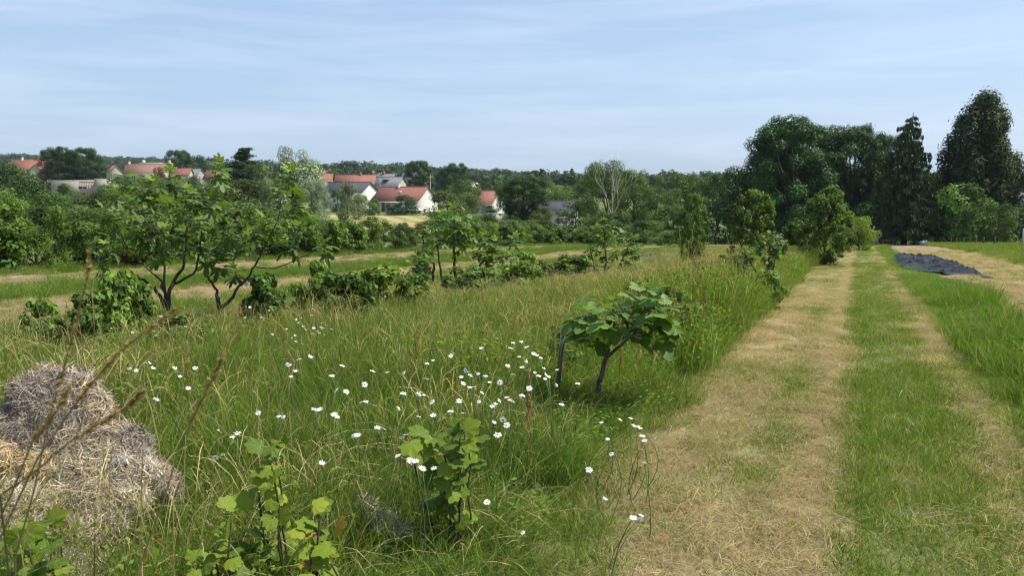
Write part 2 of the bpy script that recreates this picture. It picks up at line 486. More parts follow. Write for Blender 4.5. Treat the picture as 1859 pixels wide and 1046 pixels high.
# ------------------------------------------------------------------ trees
def rsph(n, r=rng):
    return unit(r.normal(size=(n, 3)))
def leafquads(mb, pos, nrm, size, asp, col, r=rng, axis=None):
    """rhombic leaves, folded a little along the midrib"""
    n = len(pos)
    a = r.normal(size=(n, 3)) if axis is None else axis + r.normal(size=(n, 3)) * .25
    a = unit(a - nrm * np.sum(a * nrm, -1, keepdims=True))
    b = np.cross(nrm, a)
    s = np.asarray(size).reshape(-1, 1) * np.ones((n, 1))
    V = np.stack([pos - a * s, pos + b * s * asp + nrm * s * .15, pos + a * s, pos - b * s * asp + nrm * s * .15], 1).reshape(-1, 3)
    mb.add(V, (np.arange(n) * 4)[:, None] + np.arange(4)[None], np.repeat(col, 4, 0))
def crown(seed, nP, nL, ls, env, pr=(.12, .22), asp=.55, droop=0., vert=0., z0=.12, patchy=0, squash=.8, tone=.25, skin=.7, zr=1.3):
    """unit-height crown: env(z) -> radius at height z in 0..1; returns mesh, puff centres"""
    r = np.random.default_rng(seed)
    cs = []
    while len(cs) < nP:
        z = r.uniform(z0, 1); R_ = env(z); 
        if r.random() > (R_ / .5) + .05: continue
        th = r.uniform(0, 2 * np.pi); q = math.sqrt(r.uniform(.02 if vert else .2, 1)) * r.uniform(.78, 1.0)
        cs.append((math.cos(th) * R_ * q, math.sin(th) * R_ * q, z, r.uniform(*pr)))
    cs = np.array(cs)
    cs[:, 2] = np.clip(cs[:, 2], z0 + .02, 1 - cs[:, 3] * .75)
    w = cs[:, 3] ** 2; w = w / w.sum()
    k = r.choice(nP, nL, p=w)
    d = rsph(nL, r)
    rad = cs[k, 3] * r.uniform(skin, 1.05, nL) * (1 + .25 * r.normal(size=nL) * (r.random(nL) < .15))
    p = cs[k, :3] + d * rad[:, None] * np.array([1, 1, squash])
    nr_ = unit(d * 1.1 + np.array([0, 0, .5]) + r.normal(size=(nL, 3)) * .38)
    puft = 1 + tone * r.normal(size=nP)
    c = np.clip(puft[k] * (1 + .22 * r.normal(size=nL)), .35, 1.9)[:, None] * np.ones(3)
    c = c * (1 + np.array([.10, .03, -.1]) * r.normal(size=(nL, 1)))
    if patchy:
        pk = r.random(nP) < patchy
        c[pk[k]] = c[pk[k]] * np.array([1.2, 1.05, .9])
    ax = None
    if vert: ax = np.tile(np.array([0, 0, 1.]), (nL, 1)) * vert + unit(p * np.array([1, 1, 0]) + 1e-6) * .5
    if droop: ax = np.tile(np.array([0, 0, -1.]), (nL, 1)) * droop + unit(p * np.array([1, 1, 0]) + 1e-6) * .4
    mb = MB()
    leafquads(mb, p * np.array([1, 1, zr]), nr_, ls * r.uniform(.6, 1.25, nL), asp, np.clip(c, .02, 3), r, ax)
    mb.V[0] = mb.V[0] / np.array([1, 1, zr])
    return mb.mesh('crown'), cs
def trunkmesh(seed, cs, r0, h0=.25, nb=9, lean=.03):
    r = np.random.default_rng(seed)
    mb = MB()
    top = np.array([r.normal() * lean, r.normal() * lean, .82])
    ts = np.linspace(0, 1, 8)[:, None]
    sp = np.array([0, 0, -.06]) * (1 - ts) + top * ts + np.concatenate([r.normal(size=(8, 2)) * .008, np.zeros((8, 1))], 1)
    rd = r0 * (1 - .85 * ts[:, 0]); rd[0] *= 1.5
    mb.add(*tube(sp, rd, 8))
    for j in r.choice(len(cs), min(nb, len(cs)), replace=False):
        e = cs[j, :3]; z = max(h0 * .6, min(e[2] * r.uniform(.35, .7), .75))
        b = sp[0] + (top - sp[0]) * (z / .82)
        q = np.linspace(0, 1, 6)[:, None]
        P = b * (1 - q) + e * q + np.array([0, 0, .06]) * np.sin(q * np.pi) + r.normal(size=(6, 3)) * .008 * np.sin(q * np.pi)
        mb.add(*tube(P, r0 * .45 * (1 - .8 * q[:, 0]), 5))
    return mb.mesh('trunk', None, True)
def matslot(o, m):
    if not o.data.materials: o.data.materials.append(M_bark)
    o.material_slots[0].link = 'OBJECT'; o.material_slots[0].material = m
ROUND = lambda z: .5 * math.sqrt(max(0, 1 - ((z - .56) / .47) ** 2))
WIDE = lambda z: .5 * max(0, 1 - abs((z - .5) / .52) ** 2.6) ** .5
BUSH = lambda z: .5 * math.sqrt(max(0, 1 - ((z - .40) / .62) ** 2))
OVAL = lambda z: .5 * math.sqrt(max(0, 1 - ((z - .52) / .5) ** 2)) * (1.05 - .3 * z)
CONE = lambda z: .5 * max(0, 1 - z ** 2.1) ** .8 * min(1, .75 + z * 1.2)
COLU = lambda z: .5 * (max(0, min(1, (1 - z) * 2.4)) ** .6) * min(1, .35 + z * 1.6)
V_ = {}
def variant(kind, i):
    if (kind, i) in V_: return V_[(kind, i)]
    s = abs(hash(kind)) % 1 + {'oak': 100, 'round': 200, 'bush': 300, 'willow': 400, 'thuja': 500, 'young': 600, 'shrub': 700, 'low': 800, 'far': 900}[kind] + i * 7
    if kind == 'oak': me, cs = crown(s, 120, 46000, .0125, WIDE, (.06, .13), asp=.6, tone=.32, skin=.55, zr=1.5, squash=.62)
    elif kind == 'round': me, cs = crown(s, 46, 9000, .021, ROUND, (.09, .19), tone=.28)
    elif kind == 'bush': me, cs = crown(s, 34, 6000, .026, BUSH, (.11, .22), z0=.02, tone=.28)
    elif kind == 'willow': me, cs = crown(s, 60, 15000, .022, WIDE, (.07, .16), asp=.22, droop=1., z0=.05, tone=.22)
    elif kind == 'thuja': me, cs = crown(s, 320, 60000, .019, CONE, (.045, .09), asp=.42, vert=1., z0=.02, patchy=.16, squash=1.3, tone=.32, skin=.4, zr=1.5)
    elif kind == 'young': me, cs = crown(s, 120, 9500, .023, OVAL, (.045, .10), asp=.5, z0=.05, tone=.34, skin=.25, zr=1.15)
    elif kind == 'shrub': me, cs = crown(s, 34, 4200, .026, COLU, (.08, .17), asp=.5, z0=.04, tone=.22, skin=.4)
    elif kind == 'low': me, cs = crown(s, 44, 3800, .046, BUSH, (.09, .18), asp=.6, z0=.02, tone=.30, skin=.35, zr=1)
    elif kind == 'far': me, cs = crown(s, 16, 420, .075, WIDE, (.14, .24), asp=.7, z0=.08)
    tr = trunkmesh(s + 1, cs, {'oak': .03, 'round': .03, 'thuja': .03, 'young': .016, 'shrub': .014, 'low': .007}.get(kind, .025), nb={'oak': 14, 'young': 16}.get(kind, 9))
    V_[(kind, i)] = (me, tr)
    return V_[(kind, i)]
_cnt = {}
def tree(name, kind, px, ytop, wpx, Y, fol, label, cat='tree', group=None, vi=None, dz=0, rz=None, bark=None):
    """one tree or shrub standing on the terrain at column px, camera depth Y"""
    if vi is None:
        vi = _cnt.get(kind, 0) % 4; _cnt[kind] = _cnt.get(kind, 0) + 1
    me, tr = variant(kind, vi)
    p = gd(px, Y); p[2] += dz
    h = at(px, ytop, Y)[2] - p[2]
    w = wpx / F * Y
    t = empty(name, p, rng.uniform(0, 6.28) if rz is None else rz, (w, w, h))
    tag(t, label, cat, group)
    a = obj('trunk', tr, t); matslot(a, bark or M_bark)
    b = obj('crown', me, t); matslot(b, M_fol[fol])
    return t
# tall trees at the right
tree('oak_tree', 'oak', 1430, 205, 172, 74, 'oak', 'broad dark green oak, the largest round crown left of the spruce', vi=0, rz=2.2)
tree('oak_tree', 'oak', 1428, 222, 130, 80, 'oak', 'dark crown directly behind the broad oak, showing through its gaps', vi=1, rz=4)
tree('oak_tree', 'oak', 1540, 236, 120, 84, 'oak', 'dark crown behind the uneven topped tree left of the spruce', vi=0, rz=1)
tree('oak_tree', 'oak', 1543, 222, 130, 77, 'oak', 'dark leafy tree with uneven top between the broad oak and the spruce', vi=1)
tree('oak_tree', 'oak', 1602, 240, 80, 80, 'dark', 'narrow brownish green tree squeezed in just left of the spruce', vi=2)
tree('round_tree', 'round', 1345, 300, 90, 84, 'oak', 'smaller dark tree at the left foot of the broad oak')
tree('thuja_tree', 'thuja', 1766, 172, 190, 70, 'thuja', 'huge broad cone of dark brown green thuja at the right', vi=0)
tree('thuja_tree', 'thuja', 1806, 292, 50, 73, 'thuja', 'lower dark conifer leaning out at the right foot of the huge thuja', vi=1)
tree('dark_tree', 'round', 1715, 330, 90, 76, 'oak', 'dark undergrowth tree between spruce and thuja')
tree('dark_tree', 'bush', 1590, 350, 110, 72, 'oak', 'dark shaded shrub under the spruce and the uneven dark tree')
tree('dark_tree', 'bush', 1660, 385, 90, 69, 'oak', 'low dark shrub beneath the drooping spruce branches')
tree('dark_tree', 'bush', 1500, 370, 110, 76, 'oak', 'dark shaded shrub filling under the broad oak, behind the pear tree')
tree('dark_tree', 'bush', 1400, 365, 110, 78, 'oak', 'dark shaded shrub under the left half of the broad oak')
tree('leafy_tree', 'bush', 1745, 333, 100, 64, 'mid', 'fresh green leafy tree in front of the huge thuja')
tree('leafy_tree', 'bush', 1812, 368, 62, 62, 'mid', 'bushy green tree in front of the grey roof at the right edge')
tree('leafy_tree', 'bush', 1772, 375, 70, 66, 'olive', 'olive green shrub between the two fresh leafy trees at the right')
tree('far_tree', 'round', 1853, 327, 40, 180, 'dark', 'small far dark tree above the grey roof at the right edge')
tree('oak_tree', 'oak', 1465, 225, 150, 84, 'oak', 'dark tree standing behind the broad oak, filling its gaps', vi=2)
tree('oak_tree', 'oak', 1400, 262, 110, 82, 'oak', 'lower dark crown at the left shoulder of the broad oak', vi=3)
# drooping spruce
def spruce():
    r = np.random.default_rng(5)
    Y = 68; p = gd(1641, Y); H = at(1641, 203, Y)[2] - p[2]
    t = tag(empty('spruce_tree', p), 'tall pointed spruce with drooping branches and thin tip', 'tree')
    mb = MB(); mb.add(*tube([[0, 0, -.3], [0, 0, H * .5], [.05, 0, H * .93], [.1, 0, H]], [.28, .18, .05, .015], 8))
    lf = MB()
    z = .8
    while z < H * .975:
        f = z / H
        ln = (3.9 * (1 - f) ** .75 + .22) * r.uniform(.9, 1.1)
        if f < .2: ln *= .8
        nb = 9 if f < .7 else 6
        a0 = r.uniform(0, 6.28)
        for b in range(nb):
            a = a0 + b * 6.28 / nb + r.normal() * .15; l = ln * r.uniform(.65, 1.12)
            q = np.linspace(0, 1, 9)
            hgt = z + l * (.30 * q - .55 * q ** 2 + .20 * q ** 4) + r.normal() * .08
            P = np.stack([np.cos(a) * l * q, np.sin(a) * l * q, hgt], -1)
            mb.add(*tube(P, .05 * (1 - .8 * q) * (1 - f * .6) + .006, 4))
            m = int(24 * l + 10)
            s = r.uniform(.12, 1, m) ** .8
            c = np.stack([np.interp(s, q, P[:, k]) for k in range(3)], -1)
            wside = np.array([-math.sin(a), math.cos(a), 0])
            c = c + wside * (r.normal(size=(m, 1)) * l * .13 * (1.1 - s[:, None]))
            dl = r.uniform(.12, .42, m) * min(1, l * .5 + .35)
            c[:, 2] -= dl * .6
            leafquads(lf, c, unit(rsph(m, r) * np.array([1, 1, .35]) + 1e-4), dl, .2, np.clip(1 + .3 * r.normal(size=(m, 1)), .4, 1.8) * np.ones(3), r, np.tile([0., 0, -1], (m, 1)))
        z += .36 + .34 * (1 - f)
    obj('trunk', mb.mesh('trunk', M_bark, True), t)
    obj('needles', lf.mesh('needles', M_fol['spruce']), t)
spruce()
# cedar behind the big fig: flat layered plates
def cedar(px, ytop, wpx, Y, label):
    r = np.random.default_rng(int(px))
    p = gd(px, Y); H = at(px, ytop, Y)[2] - p[2]; w = wpx / F * Y
    t = tag(empty('cedar_tree', p), label, 'tree')
    mb = MB(); mb.add(*tube([[0, 0, -.3], [0, 0, H * .5], [0, 0, H * .98]], [.3, .2, .05], 7)); lf = MB()
    for z in np.linspace(H * .25, H * .95, 13):
        for b in range(5):
            z = z + r.normal() * H * .012
            a = r.uniform(0, 6.28); l = w * .62 * (1.05 - .6 * (z / H) ** 2) * r.uniform(.5, 1.1)
            e = np.array([math.cos(a) * l, math.sin(a) * l, z + l * .12])
            mb.add(*tube([[0, 0, z - l * .1], e * .5 + [0, 0, (z - l * .05) * .5], e], [.09, .06, .03], 4))
            m = 260
            pt = np.stack([r.normal(size=m) * l * .38, r.normal(size=m) * l * .3, r.normal(size=m) * .16], -1) * (.8 + .3 * (1 - z / H)) + e * np.array([.7, .7, 1])
            leafquads(lf, pt, unit(rsph(m, r) * .7 + [0, 0, 1.]), .22, .4, np.clip(1 + .3 * r.normal(size=(m, 1)), .4, 1.8) * np.ones(3), r)
    obj('trunk', mb.mesh('trunk', M_bark, True), t); obj('needles', lf.mesh('needles', M_fol['spruce']), t)
cedar(446, 266, 46, 150, 'dark layered cedar with flat plates behind the big fig tree')
# dead bare tree
def deadtree():
    r = np.random.default_rng(11)
    Y = 88; p = gd(1112, Y)
    t = tag(empty('dead_tree', p), 'pale leafless dead tree with forked bare branches', 'tree')
    mb = MB()
    def grow(a, b, r0, d):
        q = np.linspace(0, 1, 5)[:, None]; a, b = np.array(a, float), np.array(b, float)
        P = a * (1 - q) + b * q + r.normal(size=(5, 3)) * .08 * np.sin(q * np.pi)
        mb.add(*tube(P, r0 * (1 - .45 * q[:, 0]), 5))
        if d > 0:
            for k in range(3 if d > 1 else 2):
                dr = unit(b - a) + r.normal(size=3) * [.42, .42, .2] + [0, 0, .2]
                s = P[r.integers(2, 5)]
                grow(s, s + unit(dr) * np.linalg.norm(b - a) * r.uniform(.55, .85), r0 * .55, d - 1)
    H0 = at(1112, 395, Y)[2] - p[2]; H1 = at(1112, 322, Y)[2] - p[2]
    mb.add(*tube([[0, 0, -.3], [0, 0, H0]], [.16, .12], 7))
    for x in (-1.1, -.4, .3, 1.0):
        grow([0, 0, H0], [x, r.normal() * .5, H0 + (H1 - H0) * .62], .055, 3)
    o = obj('branches', mb.mesh('branches', M_deadwood, True), t)
deadtree()
BT = [  # name, kind, px, top, width, depth, foliage, label
 ('leafy_tree', 'round', 12, 290, 120, 100, 'dark', 'dense dark tree at the left edge before the orange roofed house'),
 ('leafy_tree', 'bush', 60, 318, 80, 84, 'dark', 'dark green bush below the white gable at the left'),
 ('leafy_tree', 'bush', 14, 340, 110, 70, 'mid', 'mid green bush at the left edge in front of the dense dark tree'),
 ('leafy_tree', 'bush', 98, 352, 100, 66, 'mid', 'green bush left of and below the flat roofed house'),
 ('leafy_tree', 'bush', 175, 346, 90, 70, 'olive', 'olive bush right below the flat roofed house'),
 ('lime_tree', 'oak', 116, 264, 76, 225, 'dark', 'left half of the tall double crowned tree behind the flat roofed house'),
 ('lime_tree', 'oak', 158, 266, 72, 228, 'dark', 'right half of the tall double crowned tree behind the flat roofed house'),
 ('leafy_tree', 'bush', 92, 296, 26, 236, 'red', 'small reddish leaved bush between orange roof and tall double tree'),
 ('leafy_tree', 'bush', 122, 333, 44, 150, 'mid', 'green bush half hiding the flat roofed house'),
 ('leafy_tree', 'bush', 265, 322, 60, 190, 'olive', 'olive shrub masking the foot of the long pink roofed house'),
 ('leafy_tree', 'bush', 615, 345, 30, 185, 'mid', 'green shrub at the left end of the black slate roof'),
 ('leafy_tree', 'bush', 225, 315, 60, 180, 'dark', 'dark bush left of the long pink roof'),
 ('leafy_tree', 'bush', 212, 335, 80, 110, 'mid', 'round green bush behind the left side of the big fig tree'),
 ('leafy_tree', 'bush', 270, 345, 110, 90, 'olive', 'olive green scrub behind the middle of the big fig tree'),
 ('leafy_tree', 'oak', 334, 271, 56, 300, 'dark', 'dark round tree on the skyline above the long pink roof'),
 ('leafy_tree', 'round', 368, 281, 40, 310, 'dark', 'lower dark tree on the skyline right beside the dark round one'),
 ('leafy_tree', 'round', 297, 302, 22, 240, 'red', 'small copper leaved tree before the long pink roof'),
 ('leafy_tree', 'bush', 350, 318, 60, 200, 'olive', 'olive bush below the grey and red small roofs'),
 ('leafy_tree', 'bush', 300, 322, 40, 215, 'mid', 'green bush at the foot of the long pink roof'),
 ('leafy_tree', 'bush', 415, 300, 70, 180, 'dark', 'dark bush under the layered cedar'),
 ('leafy_tree', 'round', 480, 300, 60, 170, 'dark', 'dark tree between the layered cedar and the silver willow'),
 ('leafy_tree', 'bush', 370, 335, 130, 92, 'mid', 'wide green thicket right of the big fig crown'),
 ('leafy_tree', 'bush', 455, 325, 130, 88, 'olive', 'wide olive thicket left of the silver willow'),
 ('leafy_tree', 'bush', 420, 365, 140, 72, 'mid', 'broad dark green scrub in front of the thickets'),
 ('silver_willow', 'willow', 528, 263, 118, 84, 'grey', 'tall grey green willow with feathery top'),
 ('silver_willow', 'willow', 572, 325, 62, 76, 'silver', 'silvery lower willow on the right side of the tall one'),
 ('silver_willow', 'willow', 500, 322, 70, 80, 'grey', 'grey green willow growth on the left side of the tall one'),
 ('silver_willow', 'bush', 538, 292, 112, 82, 'silver', 'dense pale silver middle of the tall willow'),
 ('leafy_tree', 'bush', 602, 398, 50, 70, 'olive', 'small olive bush right below the silver willow'),
 ('leafy_tree', 'bush', 633, 331, 42, 135, 'grey', 'round grey green tree on the mown meadow before the black roof'),
 ('leafy_tree', 'bush', 652, 352, 30, 140, 'grey', 'low right side of the grey green growth on the mown meadow'),
 ('leafy_tree', 'bush', 664, 355, 34, 168, 'mid', 'green shrub below the white gable of the black roofed house'),
 ('leafy_tree', 'bush', 682, 360, 24, 165, 'light', 'bright green garden shrub left of the red roofed house'),
 ('leafy_tree', 'round', 606, 309, 30, 265, 'mid', 'green tree between the two orange red roofs'),
 ('leafy_tree', 'bush', 737, 353, 48, 172, 'oak', 'dark spreading shrub before the front of the red roofed house'),
 ('leafy_tree', 'bush', 707, 369, 14, 170, 'oak', 'small round dark shrub left of the spreading one at the red roofed house'),
 ('leafy_tree', 'bush', 720, 370, 18, 170, 'oak', 'small round dark shrub touching the spreading one at the red roofed house'),
 ('leafy_tree', 'oak', 762, 290, 56, 230, 'dark', 'tall dark tree behind the red roofed house'),
 ('leafy_tree', 'oak', 830, 294, 66, 215, 'dark', 'tall leafy tree right of the one behind the red roofed house'),
 ('leafy_tree', 'round', 806, 306, 34, 235, 'oak', 'purplish dark tree between the two tall trees behind the houses'),
 ('leafy_tree', 'bush', 845, 325, 60, 180, 'mid', 'green bush below the two tall trees'),
 ('leafy_tree', 'bush', 812, 345, 80, 120, 'olive', 'olive brown bush right of the white gable'),
 ('leafy_tree', 'bush', 850, 348, 60, 130, 'olive', 'olive bush left of the small brown roofed house'),
 ('leafy_tree', 'bush', 815, 385, 110, 75, 'mid', 'green scrub right of the mown meadow'),
 ('leafy_tree', 'bush', 890, 373, 40, 150, 'mid', 'green hedge below the small brown roofed house'),
 ('leafy_tree', 'oak', 955, 318, 92, 110, 'dark', 'big round dark green tree right of the small brown roofed house'),
 ('leafy_tree', 'round', 925, 322, 50, 150, 'mid', 'mid green tree behind the left shoulder of the big round one'),
 ('leafy_tree', 'bush', 980, 322, 60, 200, 'mid', 'green tree behind the right shoulder of the big round one'),
 ('leafy_tree', 'bush', 1010, 336, 60, 190, 'light', 'pale green tree above the dark slate roof'),
 ('leafy_tree', 'bush', 1045, 335, 60, 160, 'mid', 'mid green tree right above the dark slate roof'),
 ('leafy_tree', 'bush', 985, 375, 40, 105, 'olive', 'small olive bush left of the dark slate roof'),
 ('leafy_tree', 'bush', 1045, 362, 70, 100, 'mid', 'green bush hiding the right end of the dark slate roof'),
 ('leafy_tree', 'willow', 1098, 290, 100, 95, 'mid', 'tall feathery tree around the bare dead tree'),
 ('leafy_tree', 'round', 1150, 308, 90, 100, 'mid', 'green tree right of the bare dead tree'),
 ('leafy_tree', 'willow', 1190, 318, 100, 92, 'mid', 'soft drooping green tree right of the dead tree'),
 ('leafy_tree', 'bush', 1110, 385, 90, 80, 'dark', 'dark bush at the foot of the dead tree'),
 ('leafy_tree', 'bush', 1170, 400, 80, 70, 'mid', 'low green bush right of the dead tree foot'),
 ('leafy_tree', 'round', 1245, 312, 90, 110, 'mid', 'rounded green tree behind the upright pear tree'),
 ('leafy_tree', 'round', 1300, 312, 90, 105, 'mid', 'green tree left of the dark oak group'),
 ('leafy_tree', 'bush', 1220, 372, 90, 78, 'mid', 'green bush left behind the upright pear tree'),
 ('leafy_tree', 'bush', 1300, 362, 100, 74, 'dark', 'dark bush between the upright pear tree and the oak group'),
 ('leafy_tree', 'bush', 1215, 418, 70, 58, 'mid', 'low bush at the field end behind the left black tarpaulin'),
 ('leafy_tree', 'bush', 1000, 408, 90, 66, 'mid', 'scrub behind the hedge below the dark slate roof'),
 ('leafy_tree', 'bush', 920, 402, 90, 68, 'dark', 'scrub behind the hedge below the big round tree'),
 ('leafy_tree', 'bush', 1075, 412, 80, 64, 'mid', 'scrub behind the hedge right of the dark slate roof'),
 ('leafy_tree', 'bush', 520, 385, 110, 62, 'mid', 'scrub behind the hedge below the silver willow'),
 ('leafy_tree', 'bush', 340, 390, 120, 58, 'mid', 'scrub behind the hedge behind the big fig tree'),
 ('leafy_tree', 'bush', 230, 385, 120, 58, 'olive', 'olive scrub behind the hedge behind the left fig branches'),
 ('leafy_tree', 'bush', 660, 400, 60, 75, 'mid', 'small bush at the near left corner of the mown meadow'),
]
for b in BT: tree(*b)
# woods on the far hills (one mass) and the belt before them
def gn_scatter(name, pts, rots, scales, idx, sources, label, m=None, kind='stuff'):
    me = bpy.data.meshes.new(name); n = len(pts)
    me.vertices.add(n); me.vertices.foreach_set('co', np.asarray(pts, float).ravel())
    for nm, tp, d in (('rot', 'FLOAT_VECTOR', rots), ('scl', 'FLOAT_VECTOR', scales)):
        a = me.attributes.new(nm, tp, 'POINT'); a.data.foreach_set('vector', np.asarray(d, float).ravel())
    a = me.attributes.new('idx', 'INT', 'POINT'); a.data.foreach_set('value', np.asarray(idx, np.int32))
    o = obj(name, me); o['kind'] = kind; o['label'] = label
    ng = bpy.data.node_groups.new(name, 'GeometryNodeTree')
    ng.interface.new_socket('Geometry', in_out='INPUT', socket_type='NodeSocketGeometry')
    ng.interface.new_socket('Geometry', in_out='OUTPUT', socket_type='NodeSocketGeometry')
    gi, go = ng.nodes.new('NodeGroupInput'), ng.nodes.new('NodeGroupOutput')
    jn = ng.nodes.new('GeometryNodeJoinGeometry')
    ip = ng.nodes.new('GeometryNodeInstanceOnPoints')
    for src in reversed(sources):
        so_ = bpy.data.objects.new(src.name + '_source', src)
        oi = ng.nodes.new('GeometryNodeObjectInfo'); oi.inputs['Object'].default_value = so_; oi.inputs['As Instance'].default_value = True
        ng.links.new(oi.outputs['Geometry'], jn.inputs[0])
    def attr(nm, ty):
        a = ng.nodes.new('GeometryNodeInputNamedAttribute'); a.data_type = ty; a.inputs['Name'].default_value = nm
        return [s for s in a.outputs if s.enabled][0]
    ng.links.new(gi.outputs[0], ip.inputs['Points']); ng.links.new(jn.outputs[0], ip.inputs['Instance'])
    ip.inputs['Pick Instance'].default_value = True
    ng.links.new(attr('idx', 'INT'), ip.inputs['Instance Index'])
    er = ng.nodes.new('FunctionNodeEulerToRotation'); ng.links.new(attr('rot', 'FLOAT_VECTOR'), er.inputs[0])
    ng.links.new(er.outputs[0], ip.inputs['Rotation']); ng.links.new(attr('scl', 'FLOAT_VECTOR'), ip.inputs['Scale'])
    ng.links.new(ip.outputs[0], go.inputs[0])
    md = o.modifiers.new('scatter', 'NODES'); md.node_group = ng
    return o
def farmesh(i):
    me = variant('far', i)[0].copy(); me.materials.clear(); me.materials.append(M_fol['far']); return me
FARM = [farmesh(i) for i in range(4)]
def wood(name, n, Y0, Y1, p0, p1, hr, label, avoid=None, seed=1):
    r = np.random.default_rng(seed)
    Y = Y0 + (Y1 - Y0) * r.random(n) ** .8; px = r.uniform(p0, p1, n)
    X = (px - PX0) / F * Y
    P = FW[None] * Y[:, None] + RT[None] * X[:, None]
    keep = np.ones(n, bool)
    if avoid: keep = ~avoid(px, Y)
    P, Y, px = P[keep], Y[keep], px[keep]; n = len(P)
    P[:, 2] = terrain(P[:, 0], P[:, 1]) - .8
    h = r.uniform(*hr, n) * (1 + .25 * (r.random(n) < .08)); w = h * r.uniform(.8, 1.2, n)
    gn_scatter(name, P, np.stack([0 * h, 0 * h, r.uniform(0, 6.28, n)], -1), np.stack([w, w, h], -1), r.integers(0, 4, n), FARM, label)
fieldz = lambda px, Y: ((px > 975) & (px < 1070) & (Y > 395) & (Y < 650)) | ((px > 828) & (px < 900) & (Y > 430) & (Y < 710)) 
wood('distant_wood', 4200, 430, 990, 380, 2300, (9, 14), 'dense green woodland covering the far hills behind the village', fieldz, 3)
wood('distant_wood', 3600, 700, 1560, -500, 420, (11, 16), 'bluish dark woodland on the far ridge at the left', None, 4)
wood('distant_wood', 420, 270, 430, 880, 2300, (7, 10), 'belt of green woodland right of the village', fieldz, 5)
wood('distant_wood', 260, 300, 430, -300, 590, (7, 9), 'belt of trees behind the left part of the village', lambda px, Y: (px > 20) & (px < 320) & (Y < 330), 6)
tree('far_conifer', 'thuja', 1037, 306, 22, 480, 'spruce', 'small dark pointed conifer on the skyline beside the yellow field', vi=1)
tree('far_tree', 'round', 1027, 313, 14, 470, 'dark', 'small round dark tree left of the pointed conifer on the skyline')

# ------------------------------------------------------------------ houses
def tiles(name, a, b): return solid(name, a, b, 1.6, .85, .3)
T_or, T_red, T_red2 = tiles('tiles_orange', (.235, .10, .065), (.17, .075, .05)), tiles('tiles_red', (.20, .08, .058), (.14, .06, .045)), tiles('tiles_bright', (.42, .13, .08), (.36, .11, .07))
T_brown, T_pink, T_slate, T_grey = tiles('tiles_brown', (.24, .10, .07), (.17, .08, .06)), tiles('tiles_pink', (.225, .125, .09), (.17, .10, .07)), tiles('slates_dark', (.055, .058, .068), (.04, .042, .05)), tiles('slates_grey', (.15, .155, .16), (.10, .105, .115))
W_beige = solid('render_beige', (.38, .33, .27), (.32, .28, .23), .8)
W_white, W_cream, W_grey = solid('render_white', (.78, .76, .70), (.70, .67, .60), .8), solid('render_cream', (.50, .45, .35), (.42, .38, .30), .8), solid('render_grey', (.40, .38, .35), (.32, .30, .28), .8)
M_wood, M_dark, M_frame, M_brick = solid('wood_cladding', (.48, .35, .27), (.38, .27, .2), 3, stretch=(4, 4, .2)), solid('dark_pane', (.03, .035, .045), (.02, .02, .03), 1, .15, spec=.6), solid('painted_frame', (.7, .7, .68), (.62, .62, .6)), solid('brick_red', (.30, .12, .08), (.22, .09, .06), 12)
def win(parent, x, z, w, h, y, face='f', name='window', m=M_dark):
    """window with frame, pane and sill on the front (-y) or right gable (+x) face"""
    fr = MB()
    t = .08
    def bx(a, b):
        if face == 'f': fr.add(*box((a[0], y - .05, a[1]), (b[0], y + .04, b[1])))
        else: fr.add(*box((y - .04, a[0], a[1]), (y + .05, b[0], b[1])))
    bx((x - w / 2, z), (x - w / 2 + t, z + h)); bx((x + w / 2 - t, z), (x + w / 2, z + h))
    bx((x - w / 2 + t, z + h - t), (x + w / 2 - t, z + h)); bx((x - w / 2 - .06, z - .06), (x + w / 2 + .06, z)); bx((x - .03, z), (x + .03, z + h - t))
    o = obj(name, fr.mesh(name, M_frame), parent)
    p = MB()
    if face == 'f': p.add(*box((x - w / 2 + t, y - .02, z), (x + w / 2 - t, y + .03, z + h - t)))
    else: p.add(*box((y - .03, x - w / 2 + t, z), (y + .02, x + w / 2 - t, z + h - t)))
    obj('pane', p.mesh('pane', m), o)
